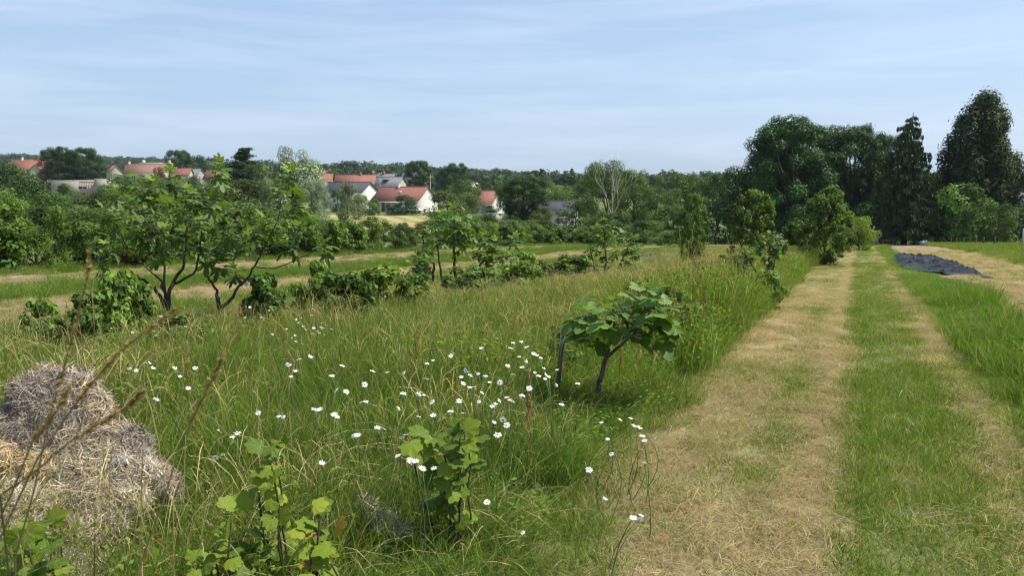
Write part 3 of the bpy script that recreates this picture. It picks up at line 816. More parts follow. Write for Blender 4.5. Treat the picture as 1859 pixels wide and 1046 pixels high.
def house(px, ridge, Y, Lh, Wh, wall, roof, rot, wm, rm, label, chim=(), wins=(), gwins=(), doors=(), hip=0):
    p = at(px, ridge, Y)
    z0 = p[2] - wall - roof
    t = tag(empty('house', (p[0], p[1], z0), TH + R(rot)), label, 'house')
    l, w = Lh / 2, Wh / 2
    d = -2.5
    mb = MB()
    V = [(-l, -w, d), (l, -w, d), (l, w, d), (-l, w, d), (-l, -w, wall), (l, -w, wall), (l, w, wall), (-l, w, wall)]
    hh = hip
    V += [(-l + hh * w, 0, wall + roof - .05), (l, 0, wall + roof - .05)]
    mb.add(V, [np.array([[0, 1, 5, 4], [2, 3, 7, 6]]), np.array([[1, 2, 6, 9, 5], [3, 0, 4, 8, 7]])])
    obj('wall', mb.mesh('wall', wm), t)
    rb = MB(); ov = .35; sl_ = roof / w
    def slope(sg):
        e = sg * (w + ov); ze = wall - ov * sl_; zr = wall + roof
        x0 = -l - ov
        P = [(x0, e, ze), (l + ov, e, ze), (l + ov, sg * .0, zr), (x0 + (hh * (w + ov)), sg * .0, zr)]
        if sg > 0: P = P[::-1]
        rb.add(*prism(P, (0, 0, .16)))
    slope(-1); slope(1)
    if hh:
        x0 = -l - ov; ze = wall - ov * sl_
        rb.add(*prism([(x0, w + ov, ze), (x0, -w - ov, ze), (x0 + hh * (w + ov), 0, wall + roof)], (0, 0, .16)))
    ro = obj('roof', rb.mesh('roof', rm), t)
    rc = MB(); rc.add(*tube([(-l - ov + hh * (w + ov), 0, wall + roof + .14), (l + ov, 0, wall + roof + .14)], [.12, .12], 6))
    obj('ridge_cap', rc.mesh('ridge_cap', rm), ro)
    for (cx, cw, ch, cm) in chim:
        c = MB(); c.add(*box((cx - cw / 2, -.35, wall + roof - .9), (cx + cw / 2, .35, wall + roof + ch)))
        c.add(*box((cx - cw / 2 - .08, -.43, wall + roof + ch), (cx + cw / 2 + .08, .43, wall + roof + ch + .12)))
        c.add(*tube([(cx, 0, wall + roof + ch + .1), (cx, 0, wall + roof + ch + .45)], [.12, .1], 6))
        obj('chimney', c.mesh('chimney', cm), ro)
    for (x, z, ww, h) in wins: win(t, x, z, ww, h, -w)
    for (x, z, ww, h) in gwins: win(t, x, z, ww, h, l, 'g')
    for (x, ww, h, m) in doors:
        dd = MB().add(*box((x - ww / 2, -w - .04, -.3), (x + ww / 2, -w + .04, h)))
        obj('door', dd.mesh('door', m), t)
    # gutter along the near eave
    gt = MB().add(*tube([(-l - ov, -w - ov - .04, wall - ov * sl_ + .05), (l + ov, -w - ov - .04, wall - ov * sl_ + .05)], [.07, .07], 5))
    obj('gutter', gt.mesh('gutter', W_grey), t)
    return t
# left village
house(56, 290, 262, 11, 9, 3.4, 3.9, 12, W_cream, T_or, 'big house with orange tiled roof and chimney at the far left', chim=[(2.2, .8, .9, M_brick), (-2.6, .6, .5, W_white)])
hh_ = house(66, 300, 256, 8, 7.4, 3.0, 3.5, -66, W_cream, T_or, 'cream gabled wing in front of the big orange roofed house', gwins=[(0, .3, 1.1, 1.2)])
house(266, 298, 262, 12.5, 8, 2.9, 3.2, 6, W_cream, T_pink, 'long house with faded pink tiled roof behind the big fig tree', chim=[(-5.6, .7, .7, W_cream)], wins=[(-3, .9, 1.1, 1.2), (0, .9, 1.1, 1.2), (3, .9, 1.1, 1.2)])
house(330, 306, 268, 6, 6, 2.8, 2.0, 8, W_cream, T_red, 'small house with red tiled roof right of the long pink one', wins=[(0, .9, 1, 1.1)])
house(350, 307, 274, 7, 6, 2.8, 2.6, -20, W_grey, T_grey, 'small house with pale grey roof beside the small red roof', wins=[(0, .9, 1, 1.1)])
house(392, 309, 235, 5.5, 5, 2.1, 2.6, -10, W_cream, T_brown, 'small cream house with brown roof right of the fig top', wins=[(0, .6, .9, 1.1)], gwins=[(0, .6, .8, 1.0)])
house(208, 300, 300, 5, 5, 2.8, 2.6, -50, W_cream, T_or, 'small gabled house with orange roof right of the double tree')
# flat roofed house
def flathouse():
    Y = 200; p = at(140, 328, Y); z0 = p[2] - 3.2
    t = tag(empty('flat_roofed_house', (p[0], p[1], z0), TH + R(-4)), 'low cream house with flat roof and wood clad bay at the left', 'house')
    obj('wall', MB().add(*box((-7.2, 0, -2.5), (5.2, 8, 3.1))).mesh('wall', W_beige), t)
    obj('wall', MB().add(*box((5.2, -.6, -2.5), (9.2, 8, 3.5))).mesh('wall', W_beige), t)
    r = obj('roof', MB().add(*box((-7.35, -.15, 3.1), (5.2, 8.1, 3.3))).add(*box((5.15, -.75, 3.5), (9.35, 8.1, 3.68))).mesh('roof', W_white), t)
    for k in range(10):
        obj('cladding_board', MB().add(*box((.6 + k * .46, -.06, -1), (.6 + k * .46 + .42, -.003, 2.95))).mesh('cladding_board', M_wood), t)
    win(t, 1.4, 1.0, 2.2, .75, -.07)
    obj('door', MB().add(*box((-5.2, -.05, -.6), (-4.2, -.002, 1.9))).mesh('door', M_dark), t)
flathouse()
def flatroof(px, y, Y, l, label):
    p = at(px, y, Y); t = tag(empty('long_building', (p[0], p[1], p[2] - 4), TH + R(3)), label, 'building')
    obj('wall', MB().add(*box((-l / 2, 0, -3), (l / 2, 9, 3.6))).mesh('wall', T_slate), t)
    r = obj('roof', MB().add(*box((-l / 2 - .2, -.2, 3.6), (l / 2 + .2, 9.2, 3.95))).mesh('roof', W_white), t)
    obj('chimney', MB().add(*box((-l / 2 + .6, 1, 3.95), (-l / 2 + 1.5, 2, 5))).mesh('chimney', W_white), r)
    obj('chimney', MB().add(*box((l / 2 - 1.4, 1, 3.95), (l / 2 - .7, 2, 5))).mesh('chimney', W_cream), r)
flatroof(282, 295, 330, 13, 'long dark building with white roof edge behind the pink roof')
# centre village
house(580, 310, 300, 7, 6, 3, 2.4, -20, W_grey, T_grey, 'grey roofed house just right of the willow top', chim=[(2, .6, .6, M_brick)])
house(584, 316, 260, 7, 6, 2.6, 2.3, 8, W_cream, T_or, 'short orange red roofed house half behind the willow')
house(646, 318, 250, 12.5, 7, 2.8, 2.6, 4, W_cream, T_or, 'long orange red roofed house behind the black roofed one', chim=[(1.6, .7, .8, M_brick)], wins=[(-3, .8, 1.1, 1.2), (3, .8, 1.1, 1.2)])
house(696, 316, 275, 8, 6.5, 3, 3.2, -8, W_cream, T_grey, 'grey slate roofed house with two brick chimneys', chim=[(-3.8, .7, 1.3, M_brick), (.2, .7, 1.1, M_brick)])
dh = house(706, 322, 248, 10, 7, 2.8, 2.6, -22, W_cream, T_grey, 'slate roofed house with dark dormer window and cream gable', wins=[(-2.5, .8, 1.1, 1.2), (.5, .8, 1.1, 1.2)], gwins=[(0, .8, 1, 1.2)])
dm = obj('dormer', MB().add(*box((-.7, -2.5, 3.55), (.7, -1, 4.6))).mesh('dormer', M_dark), dh)
obj('dormer_roof', MB().add(*box((-.95, -2.75, 4.6), (.95, -.6, 4.74))).mesh('dormer_roof', T_grey), dm)
house(755, 314, 275, 9, 6.5, 3, 2.6, -10, W_grey, T_grey, 'grey roofed house half hidden behind the tall dark tree')
house(636, 332, 205, 13, 7.5, 2.4, 2.5, -28, W_white, T_slate, 'white house with black slate roof and bright white gable', wins=[(-4, .8, 1.6, 1.1), (-1, .8, 1.1, 1.1)])
mh_ = house(734, 340, 190, 14.2, 8.4, 2.4, 3.3, -30, W_white, T_red, 'white house with long dark red tiled roof by the mown meadow', chim=[(-1.6, .6, .5, W_white)], wins=[(1.4, .8, 1.6, 1.2), (4.2, .8, 1.2, 1.2)], doors=[(-3.4, 1.0, 2.0, M_brick)], hip=0)
obj('canopy', MB().add(*box((-3.4, -5.9, 2.0), (2.2, -4.25, 2.15))).add(*box((-3.3, -5.8, -1), (-3.1, -5.6, 2.0))).add(*box((2.0, -5.8, -1), (2.2, -5.6, 2.0))).mesh('canopy', M_frame), mh_)
obj('roof_window', MB().add(*box((-.35, -1.9, 4.35), (.35, -1.2, 4.75))).mesh('roof_window', M_frame), mh_)
house(888, 347, 180, 5.6, 7, 2.3, 3.0, -32, W_white, T_brown, 'small white house with brown tiled roof left of the big round tree', wins=[(-.8, .8, 1.1, 1.1)])
house(1014, 366, 120, 5.5, 5.5, 1.9, 1.5, -12, W_white, T_slate, 'small white house with dark slate roof between the trees', wins=[(-1.4, .5, .9, .9)])
house(1872, 349, 92, 9, 7, 1.9, 3.0, 12, M_brick, T_grey, 'building with grey roof and red brick wall at the right edge', chim=[])
# small sheds and fences
def shed(px, y, Y, l, h, m, label, name='shed'):
    p = gd(px, Y); t = tag(empty(name, p, TH + .1), label, name)
    obj('wall', MB().add(*box((-l / 2, 0, -.5), (l / 2, 2.2, h))).mesh('wall', m), t)
    obj('roof', MB().add(*box((-l / 2 - .15, -.2, h), (l / 2 + .15, 2.4, h + .1))).mesh('roof', T_grey), t)
    obj('door', MB().add(*box((-.4, -.04, -.3), (.4, -.002, h * .85))).mesh('door', M_dark), t)
shed(894, 390, 140, 3.4, 1.3, W_grey, 'low grey shed under the green hedge left of the big round tree')
def van():
    p = gd(752, 180); t = tag(empty('parked_car', p, TH + .15), 'white car parked before the dark red roofed house', 'car')
    prof = [(-2.1, .35), (-2.1, .85), (-1.5, .95), (-1.0, 1.42), (.9, 1.45), (1.5, .98), (2.1, .85), (2.1, .35)]
    obj('body', MB().add(*prism([(x, -.8, z) for x, z in prof], (0, 1.6, 0))).mesh('body', W_white), t)
    obj('window', MB().add(*prism([(-1.35, -.82, .98), (-.95, -.82, 1.36), (.85, -.82, 1.38), (1.25, -.82, .98)], (0, 1.64, 0))).mesh('window', M_dark), t)
    for x in (-1.3, 1.3): obj('wheel', MB().add(*tube([(x, -.84, .33), (x, .84, .33)], [.33, .33], 12)).mesh('wheel', M_dark), t)
van()
def mast(px, ytop, Y, label, arm=True, thick=.13, name='utility_pole'):
    p = gd(px, Y); h = at(px, ytop, Y)[2] - p[2]
    t = tag(empty(name, p, TH), label, 'pole')
    obj('pole', MB().add(*tube([(0, 0, -.5), (0, 0, h)], [thick, thick * .7], 6)).mesh('pole', M_deadwood), t)
    if arm:
        a = obj('crossarm', MB().add(*box((-.8, -.06, h - .5), (.8, .06, h - .38))).mesh('crossarm', M_deadwood), t)
        for x in (-.7, 0, .7): obj('insulator', MB().add(*tube([(x, 0, h - .38), (x, 0, h - .2)], [.06, .05], 6)).mesh('insulator', M_dark), a)
mast(783, 318, 200, 'utility pole with crossarm right behind the dark red roof')
mast(680, 310, 235, 'utility pole at the left end of the slate roofed houses', thick=.12)
mast(692, 313, 232, 'utility pole before the dormered slate roof', thick=.11)
mast(239, 282, 900, 'thin distant mast on the skyline left of the pink roof', False, .45, 'distant_mast')
# fence posts at the right
for k, (px, y0, Y) in enumerate([(1806, 443, 44), (1785, 444, 47), (1772, 444, 50), (1760, 443, 53), (1749, 443, 56), (1736, 444, 59), (1726, 443, 62), (1713, 442, 65), (1706, 442, 68)]):
    p = gd(px, Y)
    o = obj('fence_post', MB().add(*tube([(0, 0, -.2), (0, 0, .3), (.02, 0, .66 - .01 * k)], [.055, .05, .048], 7)).mesh('fence_post', solid('post_dark_wood', (.07, .055, .045), (.04, .03, .025), 9) if k == 0 else bpy.data.materials['post_dark_wood']), None, p)
    tag(o, 'short dark wooden fence post in the row at the far right of the field', 'fence post', 'fence posts along the right field edge')
p = gd(1857, 43); tag(obj('tall_post', MB().add(*tube([(0, 0, -.2), (0, 0, 1.15)], [.06, .05], 7)).mesh('tall_post', M_deadwood), None, p), 'taller pale wooden post at the right edge of the photo', 'fence post')
p = gd(1679, 66); bs = MB()
q_ = rsph(1)
u_, v_ = np.meshgrid(np.linspace(0, 2 * np.pi, 12, endpoint=False), np.linspace(-1.4, 1.4, 6))
sv = np.stack([np.cos(u_) * np.cos(v_) * .45, np.sin(u_) * np.cos(v_) * .3, np.sin(v_) * .2 + .18 + .04 * np.sin(3 * u_)], -1).reshape(-1, 3)
ii = np.arange(5)[:, None] * 12; jj = np.arange(12)[None]; j3 = (jj + 1) % 12
bs.add(sv, np.stack([ii + jj, ii + j3, ii + 12 + j3, ii + 12 + jj], -1).reshape(-1, 4))
tag(obj('white_sack', bs.mesh('white_sack', W_white, True), None, p), 'small white sack lying at the far end of the ploughed field', 'sack')
def cart():
    p = gd(1607, 66); t = tag(empty('handcart', p, .3, (.6, .6, .8)), 'small red handcart standing in the shade under the trees', 'cart')
    m = solid('paint_red', (.35, .03, .03), (.25, .03, .03), 4, .5)
    obj('tray', MB().add(*box((-.5, -.3, .35), (.5, .3, .4))).add(*box((-.5, -.3, .4), (.5, -.27, .62))).add(*box((-.5, .27, .4), (.5, .3, .62))).add(*box((-.5, -.27, .4), (-.47, .27, .62))).add(*box((.47, -.27, .4), (.5, .27, .62))).mesh('tray', m), t)
    for x in (-.33, .33): obj('wheel', MB().add(*tube([(x, -.36, .2), (x, .36, .2)], [.2, .2], 12)).mesh('wheel', M_dark), t)
    obj('handle', MB().add(*tube([(.5, 0, .45), (.9, 0, .75), (1.05, 0, .78)], [.02, .02, .02], 5)).mesh('handle', M_dark), t)
    p = gd(1588, 66); t = tag(empty('barrel', p, 0, (.7, .7, .8)), 'blue plastic barrel in the shade left of the red handcart', 'barrel')
    mbl = solid('plastic_blue', (.02, .06, .3), (.02, .05, .22), 4, .4)
    obj('body', MB().add(*tube([(0, 0, 0), (0, 0, .1), (0, 0, .25), (0, 0, .45), (0, 0, .6), (0, 0, .68)], [.24, .28, .29, .29, .28, .25], 14)).mesh('body', mbl, True), t)
    obj('lid', MB().add(*tube([(0, 0, .68), (0, 0, .72)], [.26, .26], 14)).mesh('lid', M_dark), t)
cart()
# black plastic sheets
def tarp(corners, label, seed, amp=.12, n=90):
    P = [np.array(gp(*c)) for c in corners]
    m, t, pr, o_ = mat('black_plastic')
    pr.inputs['Base Color'].default_value = (.014, .0145, .016, 1); pr.inputs['Roughness'].default_value = .45; pr.inputs['Specular IOR Level'].default_value = .16
    s, q = np.meshgrid(np.linspace(0, 1, n), np.linspace(0, 1, n))
    x, y = [P[0][k] * (1 - s) * (1 - q) + P[1][k] * s * (1 - q) + P[2][k] * s * q + P[3][k] * (1 - s) * q for k in (0, 1)]
    edge = np.minimum(np.minimum(s, 1 - s), np.minimum(q, 1 - q))
    wob = (fbm(s * 9, q * 9, seed, 3) - .5) * .5 * sst(.25, 0, edge) if False else (fbm(s * 8, q * 8, seed, 3) - .5) * .35
    x = x + wob * RT[0]; y = y + wob * RT[1] + (fbm(s * 7, q * 7, seed + 5, 3) - .5) * .5
    rg = lambda a, b, k: 1 - np.abs(2 * vnoise(a, b, k) - 1)
    h = 1.15 * amp * (.8 * rg(x * .8 + .5 * y, y * .9, seed) ** 3 + .7 * rg(x * 2.2 + y * .9, y * 2.6, seed + 1) ** 3 + .45 * rg(x * 4.5 + y * 2, y * 5, seed + 2) ** 3)
    z = terrain(x, y) + .035 + h * np.clip(edge * 9, .15, 1)
    V = np.stack([x, y, z], -1).reshape(-1, 3)
    i = np.arange(n - 1)[:, None] * n; j = np.arange(n - 1)[None]
    fq = np.stack([i + j, i + j + 1, i + n + j + 1, i + n + j], -1).reshape(-1, 4)
    tag(obj('plastic_sheet', MB().add(V, fq).mesh('plastic_sheet', m)), label, 'tarpaulin')
tarp([(1632, 490), (1800, 508), (1700, 470), (1617, 468)], 'crumpled black plastic sheet on the field right of the path', 41, .115)
tarp([(1150, 483), (1238, 478), (1240, 466), (1150, 466)], 'crumpled black plastic sheet left of the upright pear tree', 51, .09, 60)

# ------------------------------------------------------------------ fig trees and leafy plants
def leafmesh(name, lobes, sinus, width, n=30, m=None, col=(.075, .15, .035), droop=.25, fold=.16, pet=.35, serr=0, seed=0):
    """palmate leaf, unit length, base at origin, tip along +y; petiole behind"""
    r = np.random.default_rng(seed)
    an = np.linspace(-2.5, 2.5, n)
    la = [a for a, _ in lobes]
    rad = np.zeros(n); d = np.full(n, 9.)
    for a, l in lobes:
        k = l * np.clip(1 - (np.abs(an - a) / width) ** 1.7 * sinus, .0, 1)
        rad = np.maximum(rad, k); d = np.minimum(d, np.abs(an - a))
    rad = np.maximum(rad, .34 * (1 - .45 * (np.abs(an) / 2.5) ** 3))
    if serr: rad = rad * (1 + serr * (np.arange(n) % 2 - .5))
    rad = rad * (1 + .03 * r.normal(size=n))
    V = [(0, 0, 0)]
    for f in (.5, 1.0):
        x, y = np.sin(an) * rad * f, np.cos(an) * rad * f
        z = fold * np.clip(d, 0, .45) * rad * f * 1.2 - droop * (f * rad) ** 2 + .02 * r.normal(size=n) * f
        V += list(np.stack([x, y, z], -1))
    V = np.array(V)
    i = np.arange(n - 1)
    fs = [np.stack([0 * i, 1 + i + 1, 1 + i], -1), np.stack([1 + i, 2 + i, 2 + n + i, 1 + n + i], -1)]
    mb = MB(); c = np.ones((len(V), 1)) * np.array(col); mb.add(V, fs, c)
    if pet:
        q = np.linspace(0, 1, 4)
        mb.add(*tube(np.stack([0 * q, -pet * q, -.12 * q * q], -1), .018 - .004 * q, 4), C=np.array([.20, .22, .07]))
    return mb.mesh(name, m, True)
FIGL = [(-1.75, .52), (-.85, .80), (0, 1.), (.85, .80), (1.75, .52)]
FIG_DK = [leafmesh('fig_leaf', FIGL, 1.0, .55, m=M_fig, col=c, seed=i, droop=d) for i, (c, d) in enumerate([((.060, .118, .022), .3), ((.075, .14, .025), .15), ((.046, .092, .018), .45), ((.095, .16, .03), .2)])]
FIG_LT = [leafmesh('fig_leaf', FIGL, 1.0, .5, m=M_fig, col=c, seed=i + 9, droop=.1) for i, c in enumerate([(.14, .21, .03), (.115, .18, .03)])]
BROAD = [leafmesh('fig_leaf', [(-1.25, .66), (0, .95), (1.25, .66)], .75, .85, n=34, m=M_fig, col=c, seed=i + 20, droop=d, fold=.12) for i, (c, d) in enumerate([((.075, .145, .024), .3), ((.10, .18, .03), .15), ((.06, .12, .02), .45)])]
BROADL = [leafmesh('fig_leaf', [(-1.2, .6), (0, .9), (1.2, .6)], .75, .85, n=34, m=M_fig, col=(.12, .21, .045), seed=31, droop=.1)]
RIB = [leafmesh('currant_leaf', [(-1.5, .62), (-.72, .82), (0, .95), (.72, .82), (1.5, .62)], .42, .56, n=38, m=M_rib, col=c, seed=i + 40, droop=.2, fold=.1, serr=.07, pet=.6) for i, c in enumerate([(.145, .20, .018), (.085, .145, .016), (.21, .24, .022), (.30, .19, .03)])]
def leafmat4(pos, d, up, size):
    """leaf base at pos, tip along d, upper side towards up"""
    y = unit(np.asarray(d, float)); z = np.asarray(up, float); z = unit(z - y * (z @ y)); x = np.cross(y, z)
    s = size
    p = np.asarray(pos, float) + y * s * .34
    return Matrix(((x[0] * s, y[0] * s, z[0] * s, p[0]), (x[1] * s, y[1] * s, z[1] * s, p[1]), (x[2] * s, y[2] * s, z[2] * s, p[2]), (0, 0, 0, 1)))
def bakeleaf(mb, me_arr, M):
    V, fs, C = me_arr
    M = np.array(M); mb.add(V @ M[:3, :3].T + M[:3, 3], fs, C)
def arrs(me):
    n = len(me.vertices); V = np.empty(n * 3); me.vertices.foreach_get('co', V)
    C = np.empty(n * 4); me.color_attributes['col'].data.foreach_get('color', C)
    tri = {}
    for p in me.polygons: tri.setdefault(p.loop_total, []).append(list(p.vertices))
    return V.reshape(-1, 3), [np.array(t) for t in tri.values()], C.reshape(-1, 4)[:, :3]
def figtree(name, label, cat, base_px, Y, limbs, tips, dk, lt, size, r0, seed, nl=8, maxleaf=300, dspread=.5, tilt=0.0, leafname='leaf', lth=1.0, trunkm=None, up_px=0):
    """limbs: polylines of (px, py, depth offset, radius); tips: (px, py)"""
    r = np.random.default_rng(seed)
    b = gd(base_px, Y)
    t = tag(empty(name, b), label, cat)
    wood_ = MB(); nodes = []
    def P(px, py, dy): return at(px, py, Y + dy) - b
    for lb in limbs:
        pts = np.array([P(a, c, d) for a, c, d, _ in lb]); rd = np.array([q[3] for q in lb])
        k = np.linspace(0, len(pts) - 1, (len(pts) - 1) * 4 + 1)
        pp = np.stack([np.interp(k, np.arange(len(pts)), pts[:, c]) for c in range(3)], -1); rr_ = np.interp(k, np.arange(len(pts)), rd)
        pp[1:-1] += r.normal(size=pp[1:-1].shape) * rr_[1:-1, None] * .35
        rr_ = rr_ * lth
        wood_.add(*tube(pp, rr_, 8)); nodes += [(p_, q_) for p_, q_ in zip(pp, rr_)]
    tp = []
    for i, q in enumerate(tips):
        dy = q[2] if len(q) > 2 else r.uniform(-dspread, dspread)
        tp.append(P(q[0], q[1] - up_px, dy))
    order = np.argsort([min(np.linalg.norm(p_ - n_[0]) for n_ in nodes) for p_ in tp])
    for i in order:
        e = tp[i]
        cost = [np.linalg.norm(e - n_[0]) + (1.5 * max(0, n_[0][2] - e[2] + .05)) for n_ in nodes]
        a, ra = nodes[int(np.argmin(cost))]
        q = np.linspace(0, 1, 7)[:, None]; l = np.linalg.norm(e - a)
        mid = a * (1 - q) + e * q + np.array([0, 0, -.14 * l]) * np.sin(q * np.pi) + r.normal(size=(7, 3)) * .02 * l * np.sin(q * np.pi)
        r1 = min(ra * .7, .004 + .012 * l + r0 * .12)
        rd = r1 * (1 - .5 * q[:, 0]); wood_.add(*tube(mid, rd, 6)); nodes += [(m_, q_) for m_, q_ in zip(mid[2:], rd[2:])]
    obj('trunk', wood_.mesh('trunk', trunkm or M_figbark, True), t)
    leaves = []
    for i, e in enumerate(tp):
        a0 = r.uniform(0, 6.28); m = nl + r.integers(-1, 3)
        for k in range(m):
            f = k / m                              # 0 oldest, 1 youngest at the top
            az = a0 + k * 2.4; el = R(-38 + 100 * f) + r.normal() * .2 + tilt
            d = np.array([math.cos(az) * math.cos(el), math.sin(az) * math.cos(el), math.sin(el)])
            up = np.array([0, 0, 1.]) + .25 * rsph(1, r)[0] + (d * -.6 if el > 0 else 0) + d * (.6 if el < 0 else 0)
            s = size * (1.05 - .45 * f) * r.uniform(.75, 1.15)
            me = (lt if f > .72 else dk); me = me[r.integers(0, len(me))]
            leaves.append((e + [0, 0, (f - .8) * size * .9], d, up, s, me))
    r.shuffle(leaves) if False else None
    idx = np.argsort([-l[3] - .3 * (-(l[0] @ FW)) for l in leaves])
    rest = MB(); cache = {}
    for n_, k in enumerate(idx):
        p_, d, up, s, me = leaves[k]
        M = leafmat4(p_, d, up, s)
        if n_ < maxleaf:
            o = obj(leafname, me, t); o.matrix_basis = M
        else:
            if me.name not in cache: cache[me.name] = arrs(me)
            bakeleaf(rest, cache[me.name], M)
    if rest.n:
        o = obj('foliage', rest.mesh('foliage', M_fig, True), t); o['kind'] = 'stuff'
    return t
BIG_L = [[(303, 640, 0, .06), (304, 590, 0, .05), (303, 550, 0, .045), (312, 520, 0, .04), (330, 490, .1, .03), (340, 450, .15, .022), (338, 400, .2, .018)],
         [(303, 560, 0, .04), (285, 530, -.1, .033), (262, 508, -.15, .028), (232, 496, -.2, .02), (212, 480, -.25, .014)],
         [(303, 550, 0, .04), (292, 512, .1, .024), (262, 482, .15, .018), (232, 452, .2, .014), (220, 425, .2, .010)],
         [(318, 515, .05, .03), (352, 498, -.1, .024), (362, 460, -.15, .018), (366, 420, -.2, .014)],
         [(300, 530, 0, .03), (298, 480, .25, .018), (286, 430, .3, .014), (250, 380, .35, .010)],
         [(395, 640, .3, .05), (400, 560, .3, .05), (392, 528, .25, .03), (375, 500, .2, .022), (368, 480, .2, .018)],
         [(398, 565, .3, .045), (428, 530, .3, .03), (452, 500, .25, .024), (465, 478, .25, .02), (478, 452, .2, .014), (505, 400, .2, .010), (514, 350, .2, .008)],
         [(465, 485, .25, .016), (500, 488, .2, .013), (545, 468, .15, .010), (572, 455, .1, .007)],
         [(476, 458, .2, .014), (450, 440, .3, .008)], [(480, 455, .2, .014), (515, 442, .1, .009), (545, 420, .1, .006)]]
BIG_T = [(400, 305), (398, 315, .1), (242, 328), (306, 322), (316, 332), (335, 350), (213, 352), (190, 388), (172, 420), (212, 400), (240, 372), (262, 352), (280, 338), (352, 362), (382, 372), (404, 388), (418, 420), (408, 450),
         (330, 380), (300, 372), (278, 390), (248, 410), (230, 440), (196, 452), (186, 474), (262, 430), (300, 425), (332, 428), (360, 408), (352, 446), (286, 462), (376, 462), (402, 478), (420, 440), (268, 375),
         (512, 332), (526, 322), (500, 340), (543, 372), (560, 392), (520, 395), (482, 405), (462, 425), (445, 440), (540, 420), (590, 448), (528, 446), (425, 500)]
figtree('fig_tree', 'big spreading fig tree with dark lobed leaves at the left', 'fig tree', 303, 9.8, BIG_L, BIG_T, FIG_DK, FIG_LT, .175, .04, 3, nl=8, maxleaf=300, dspread=.75, lth=.62, up_px=9)
SM_L = [[(1072, 790, 0, .022), (1082, 720, 0, .02), (1090, 690, 0, .018), (1101, 650, 0, .017)],
        [(1101, 650, 0, .013), (1090, 632, 0, .010), (1083, 608, 0, .008)],
        [(1101, 650, 0, .012), (1105, 620, .1, .009), (1115, 590, .15, .008), (1112, 560, .15, .006)],
        [(1101, 650, 0, .014), (1125, 628, -.05, .012), (1150, 607, -.1, .011), (1168, 585, -.1, .009), (1185, 560, -.1, .007)]]
SM_T = [(1068, 568, 0), (1050, 560, .05), (1082, 590, -.1), (1115, 545, .1), (1100, 562, -.1), (1130, 562, 0), (1145, 580, .1), (1060, 590, .1), (1180, 528, .05), (1160, 535, .1), (1195, 540, -.1), (1210, 560, 0), (1180, 560, -.15), (1200, 590, .05), (1222, 580, .1), (1165, 570, 0)]
figtree('young_fig_tree', 'young low fig tree with broad leaves beside the wooden stake', 'fig tree', 1076, 5.7, SM_L, SM_T, BROAD, BROADL, .155, .03, 8, nl=5, maxleaf=300)
figtree('fig_tree', 'middle fig tree with three upright stems behind the meadow', 'fig tree', 815, 15.5,
        [[(785, 545, 0, .035), (786, 500, 0, .03), (788, 478, 0, .02)], [(805, 530, .2, .03), (800, 490, .2, .022), (793, 440, .2, .015), (790, 415, .2, .01)], [(825, 530, 0, .035), (826, 480, 0, .03), (824, 430, 0, .02), (825, 395, 0, .012)],
         [(842, 540, -.2, .03), (862, 500, -.2, .024), (880, 465, -.2, .016), (905, 445, -.2, .01)], [(788, 500, 0, .014), (772, 490, 0, .01), (760, 480, 0, .007)]],
        [(822, 378), (800, 388), (845, 385), (785, 405), (812, 400), (835, 405), (855, 400), (778, 425), (798, 428), (820, 425), (850, 420), (780, 448), (838, 440), (760, 465), (778, 470), (880, 428), (900, 438), (868, 445), (885, 455), (910, 455), (930, 462), (935, 432), (862, 468), (890, 480), (872, 495), (905, 490), (940, 485), (855, 505), (915, 505), (880, 510), (750, 478), (770, 490)],
        FIG_DK[:2] + FIG_DK[3:], FIG_LT, .20, .04, 12, nl=9, maxleaf=260, dspread=.7)
figtree('fig_tree', 'slender grey green fig tree right of the middle one, before the hedge', 'fig tree', 1100, 19,
        [[(1098, 520, 0, .035), (1100, 470, 0, .03), (1098, 440, 0, .018), (1096, 410, 0, .01)], [(1085, 520, 0, .02), (1075, 470, .2, .014), (1070, 445, .2, .008)], [(1110, 520, 0, .02), (1125, 480, .1, .014), (1140, 450, .1, .009)]],
        [(1095, 402), (1110, 405), (1085, 412), (1100, 420), (1090, 432), (1112, 430), (1130, 425), (1150, 432), (1142, 445), (1120, 448), (1078, 440), (1066, 455), (1095, 455), (1135, 465), (1155, 455), (1110, 470), (1080, 478), (1060, 480), (1045, 490), (1130, 490), (1150, 480), (1070, 500), (1100, 495), (1035, 505), (1120, 510)],
        FIG_DK[:2] + FIG_DK[3:], FIG_LT[:1], .20, .04, 14, nl=9, maxleaf=60, dspread=.8)
NARW = [leafmesh('walnut_leaf', [(0, 1.), (-.5, .6), (.5, .6)], 1.2, .35, n=14, m=M_fig, col=c, seed=60 + i, droop=.4) for i, c in enumerate([(.085, .16, .035), (.12, .21, .045), (.06, .125, .03)])]
figtree('young_fig_tree', 'young tree with bright drooping leaves beside the path edge', 'young tree', 1395, 13.2,
        [[(1392, 540, 0, .03), (1394, 490, 0, .02), (1398, 440, 0, .012)], [(1392, 520, 0, .02), (1370, 490, .1, .014), (1352, 460, .1, .009)]],
        [(1400, 424), (1385, 432), (1415, 432), (1425, 440), (1378, 442), (1400, 445), (1412, 455), (1388, 460), (1402, 470), (1394, 485), (1410, 440), (1350, 452), (1340, 462), (1362, 462), (1348, 475), (1358, 485)],
        NARW, NARW[1:2], .14, .03, 15, nl=16, maxleaf=220, dspread=.2, tilt=-.45)
